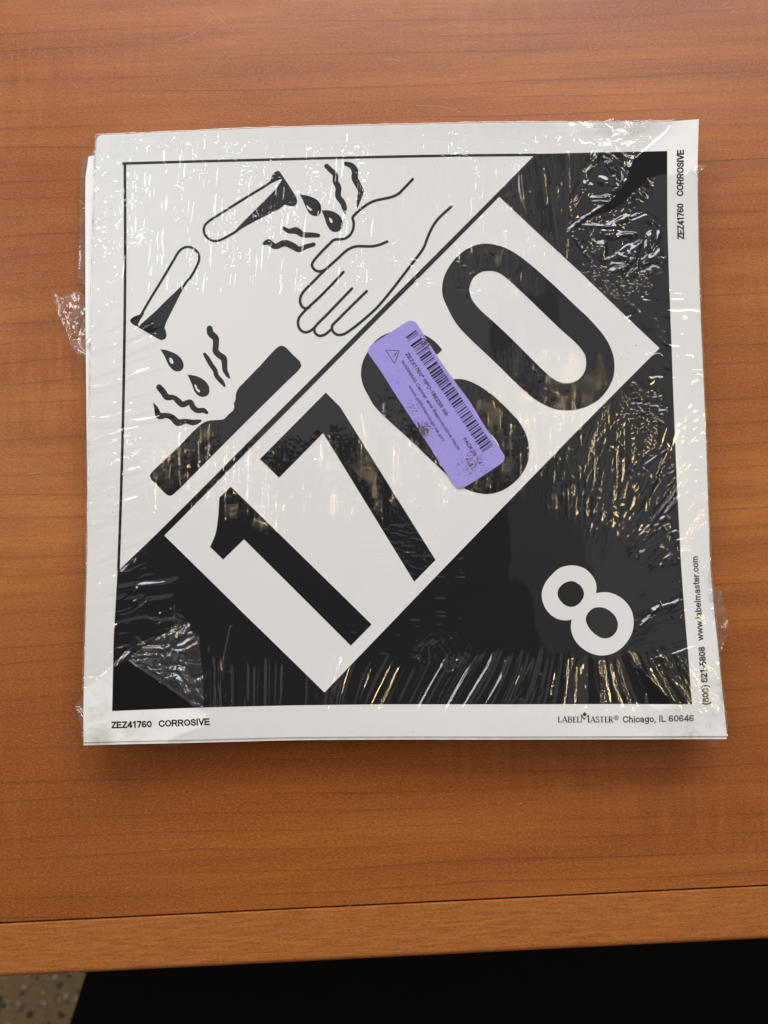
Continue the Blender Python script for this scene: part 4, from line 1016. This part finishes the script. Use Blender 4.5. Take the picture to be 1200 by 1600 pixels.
# loose, torn and crumpled pieces of the film that stand off the stack
def flap(name, outline, z0, z1, axis, amp, lam, mat, parent, seed, step=2.2):
    """outline in photo pixels; height runs from z0 to z1 (mm) along an axis given by two pixels"""
    P = catmull(outline, True, step)
    ins_pts = []
    lo = P.min(0); hi = P.max(0)
    for x in np.arange(lo[0], hi[0], step):
        for y in np.arange(lo[1], hi[1], step):
            ins_pts.append((x + random.uniform(-.4, .4), y + random.uniform(-.4, .4)))
    q = np.array(ins_pts); m = inside(P, q[:, 0], q[:, 1]) & (poly_dist(P, q[:, 0], q[:, 1]) > step * 0.6)
    pts = np.r_[P, q[m]]; n = len(P)
    r = delaunay_2d_cdt([Vector(p) for p in pts], [(i, (i + 1) % n) for i in range(n)], [], 1, 1e-4)
    V2 = np.array([tuple(v) for v in r[0]]); Fc = [tuple(f) for f in r[2]]
    a = np.array(axis[0], float); b = np.array(axis[1], float); ab = b - a
    t = np.clip(((V2 - a) @ ab) / (ab @ ab), 0, 1)
    x, y = V2[:, 0], V2[:, 1]
    wx = x + lam * (vnoise(x / lam, y / lam, seed + 2) - 0.5); wy = y + lam * (vnoise(x / lam + 9, y / lam, seed + 3) - 0.5)
    nz = np.abs(vnoise(wx / lam * 1.6, wy / lam * 1.6, seed) - 0.5) * 2 + 0.45 * np.abs(vnoise(wx / lam * 3.6, wy / lam * 3.6, seed + 1) - 0.5) * 2 - 0.5
    z = np.maximum(z0 + (z1 - z0) * t + nz * amp, 0.15)
    W = on_plane(V2, z)
    return mesh_from(name, W, Fc, mat, parent, smooth=True)
def zat(px): uv = on_sheet([px]); return float(height(uv[0, 0], uv[0, 1]))
zl = zat((146, 480))
flap('film_flap', [(150, 238), (140, 239), (130, 246), (126, 275), (125, 320), (124, 380), (123, 436), (133, 446), (142, 470), (149, 470), (150, 350)], zl - 3, 4.0, ((150, 340), (123, 340)), 1.6, 30, M_FLAP, pack, 201)
flap('film_flap', [(83, 458), (93, 463), (103, 460), (120, 455), (134, 466), (143, 488), (148, 520), (147, 600), (141, 585), (136, 572), (126, 560), (113, 545), (104, 520), (95, 500), (88, 482)], zl - 1.5, 3.0, ((148, 530), (84, 458)), 4.0, 44, M_FLAP, pack, 211)
flap('film_flap', [(925, 200), (935, 193), (958, 185), (972, 188), (988, 186), (1000, 181), (1016, 185), (1032, 189), (1046, 185), (1057, 180), (1062, 185), (1050, 190), (1032, 192), (1000, 197), (960, 200)], zat((990, 192)) + 0.8, zat((990, 192)) + 4, ((990, 200), (990, 180)), 1.8, 22, M_FLAP, pack, 221)
flap('film_flap', [(1085, 262), (1096, 257), (1102, 259), (1096, 266), (1086, 270)], zat((1089, 262)) + 0.5, zat((1089, 262)) + 0.5, ((1085, 262), (1102, 259)), 0.6, 8, M_FLAP, pack, 231)
zr = zat((1115, 945))
flap('film_flap', [(1106, 880), (1113, 912), (1122, 918), (1128, 927), (1132, 945), (1139, 984), (1132, 1003), (1127, 1018), (1122, 1019), (1120, 1008), (1114, 965), (1108, 930)], zr + 0.4, zr - 4, ((1110, 950), (1140, 955)), 2.8, 26, M_FLAP, pack, 241)
flap('film_flap', [(1072, 1150), (1095, 1152), (1127, 1156), (1122, 1160), (1118, 1166), (1110, 1161), (1098, 1157), (1080, 1154)], 7, 5, ((1100, 1150), (1100, 1166)), 0.9, 10, M_FLAP, pack, 251)
flap('film_flap', [(1131, 1112), (1137, 1120), (1141, 1125), (1136, 1126), (1132, 1121)], zat((1130, 1115)), zat((1130, 1115)) - 2, ((1131, 1115), (1141, 1125)), 0.8, 6, M_FLAP, pack, 252)
zb = zat((135, 1090))
flap('film_flap', [(137, 1070), (130, 1083), (122, 1097), (118, 1105), (122, 1118), (126, 1133), (129, 1152), (132, 1152), (136, 1110)], zb - 0.5, zb - 3, ((136, 1105), (118, 1105)), 1.8, 22, M_FLAP, pack, 261)
flap('film_flap', [(225, 1154), (236, 1163), (262, 1166), (290, 1163), (312, 1155), (270, 1150)], 8, 6, ((270, 1150), (270, 1166)), 0.8, 12, M_FLAP, pack, 271)
zt = zat((265, 1040)) + 0.9
flap('film_flap', [(200, 1031.7, 'c'), (205, 1025), (240, 1000), (268, 984, 'c'), (272, 974), (284, 970, 'c'), (298, 974, 'c'), (297, 985, 'c'), (310, 994), (312, 1012), (316, 1048), (318, 1080), (318, 1104, 'c'), (306, 1107, 'c'), (247, 1064)], zt, zt + 1.2, ((200, 1031), (300, 1080)), 1.5, 34, M_FOLD, pack, 281, 1.6)

# ------------------------------------------------------------------ violet label
LZ = 0.50
st = catmull(STICK, True, 3.0)
label = loops_to_obj('barcode_label', [st], M_STICK, pack, LZ, 6.0, label='dirty violet sticker with a barcode across the numeral 6')
bm = bmesh.new(); bm.from_mesh(label.data)
be = [e for e in bm.edges if e.is_boundary]
r = bmesh.ops.extrude_edge_only(bm, edges=be)
for v in [g for g in r['geom'] if isinstance(g, bmesh.types.BMVert)]: v.co.z -= 0.14 * MM
bm.to_mesh(label.data); bm.free()
def zl5(p): return Z(560, 490, 5, [p])[0]
PZ = LZ + 0.03
d = np.array([0.557, 0.8305]); nn = np.array([-0.815, 0.579])
geo = []
pat = [(0, 13), (20, 5), (36, 3), (72, 16), (97, 8), (118, 3), (131, 4), (152, 9), (170, 3), (188, 14), (208, 12), (232, 4), (247, 7), (262, 3), (286, 17), (310, 4), (326, 16), (352, 14), (372, 14), (394, 4), (405, 9), (421, 14), (442, 12), (463, 5), (480, 15), (503, 3), (520, 12), (541, 11), (562, 4), (576, 16), (601, 3), (617, 13), (640, 12), (662, 5), (682, 3), (698, 10), (722, 5), (742, 12), (762, 4), (778, 12), (800, 5), (820, 16), (846, 4), (860, 10), (882, 4), (896, 13), (919, 4), (932, 12), (960, 10), (978, 15), (1004, 4), (1018, 13), (1043, 5), (1056, 4)]
for s, w in pat:
    a = np.array([448, 130.0]) + d * s * 1.02
    ln = 98 + random.uniform(-6, 4)
    w = w + 1.5; q = [a, a + d * w, a + d * w + nn * ln, a + nn * ln]
    pts = [(560 + p[0] / 5, 490 + p[1] / 5) for p in q]
    uv = on_sheet(np.array(pts)); geo.append((np.c_[uv, height(uv[:, 0], uv[:, 1]) + PZ], [(0, 1, 2, 3)]))
geo_obj('barcode', geo, M_SINK, label)
def lt(s, a, b, cap, weight=0.15): return text_geo(s, zl5(a), zl5(b), cap, weight, PZ)
geo_obj('lettering', [lt('ZEZ41760* RPO-186235 ink', (366, 318), (682, 803), 5.8, 0.20), lt('PACK 25', (815, 980), (902, 1116), 5.4, 0.19),
                      lt('WARNING Cancer and Reproductive Harm', (330, 377), (778, 1072), 5.2, 0.18), lt('www.p65Warnings.ca.gov', (388, 570), (660, 1005), 4.8, 0.175)], M_SINK, label)
tri = [zl5((212, 288)), zl5((318, 293)), zl5((284, 392)), zl5((212, 288))]
def flat_stroke(a, b, w):
    v, f = stroke_geo([a, b], PZ, 4, False, w=w); return v, f
geo_obj('warning_triangle', [flat_stroke(tri[i], tri[i + 1], 1.0) for i in range(3)] + [flat_stroke(zl5((298, 308)), zl5((280, 330)), 1.5), flat_stroke(zl5((272, 338)), zl5((267, 344)), 1.3)], M_SINK, label)
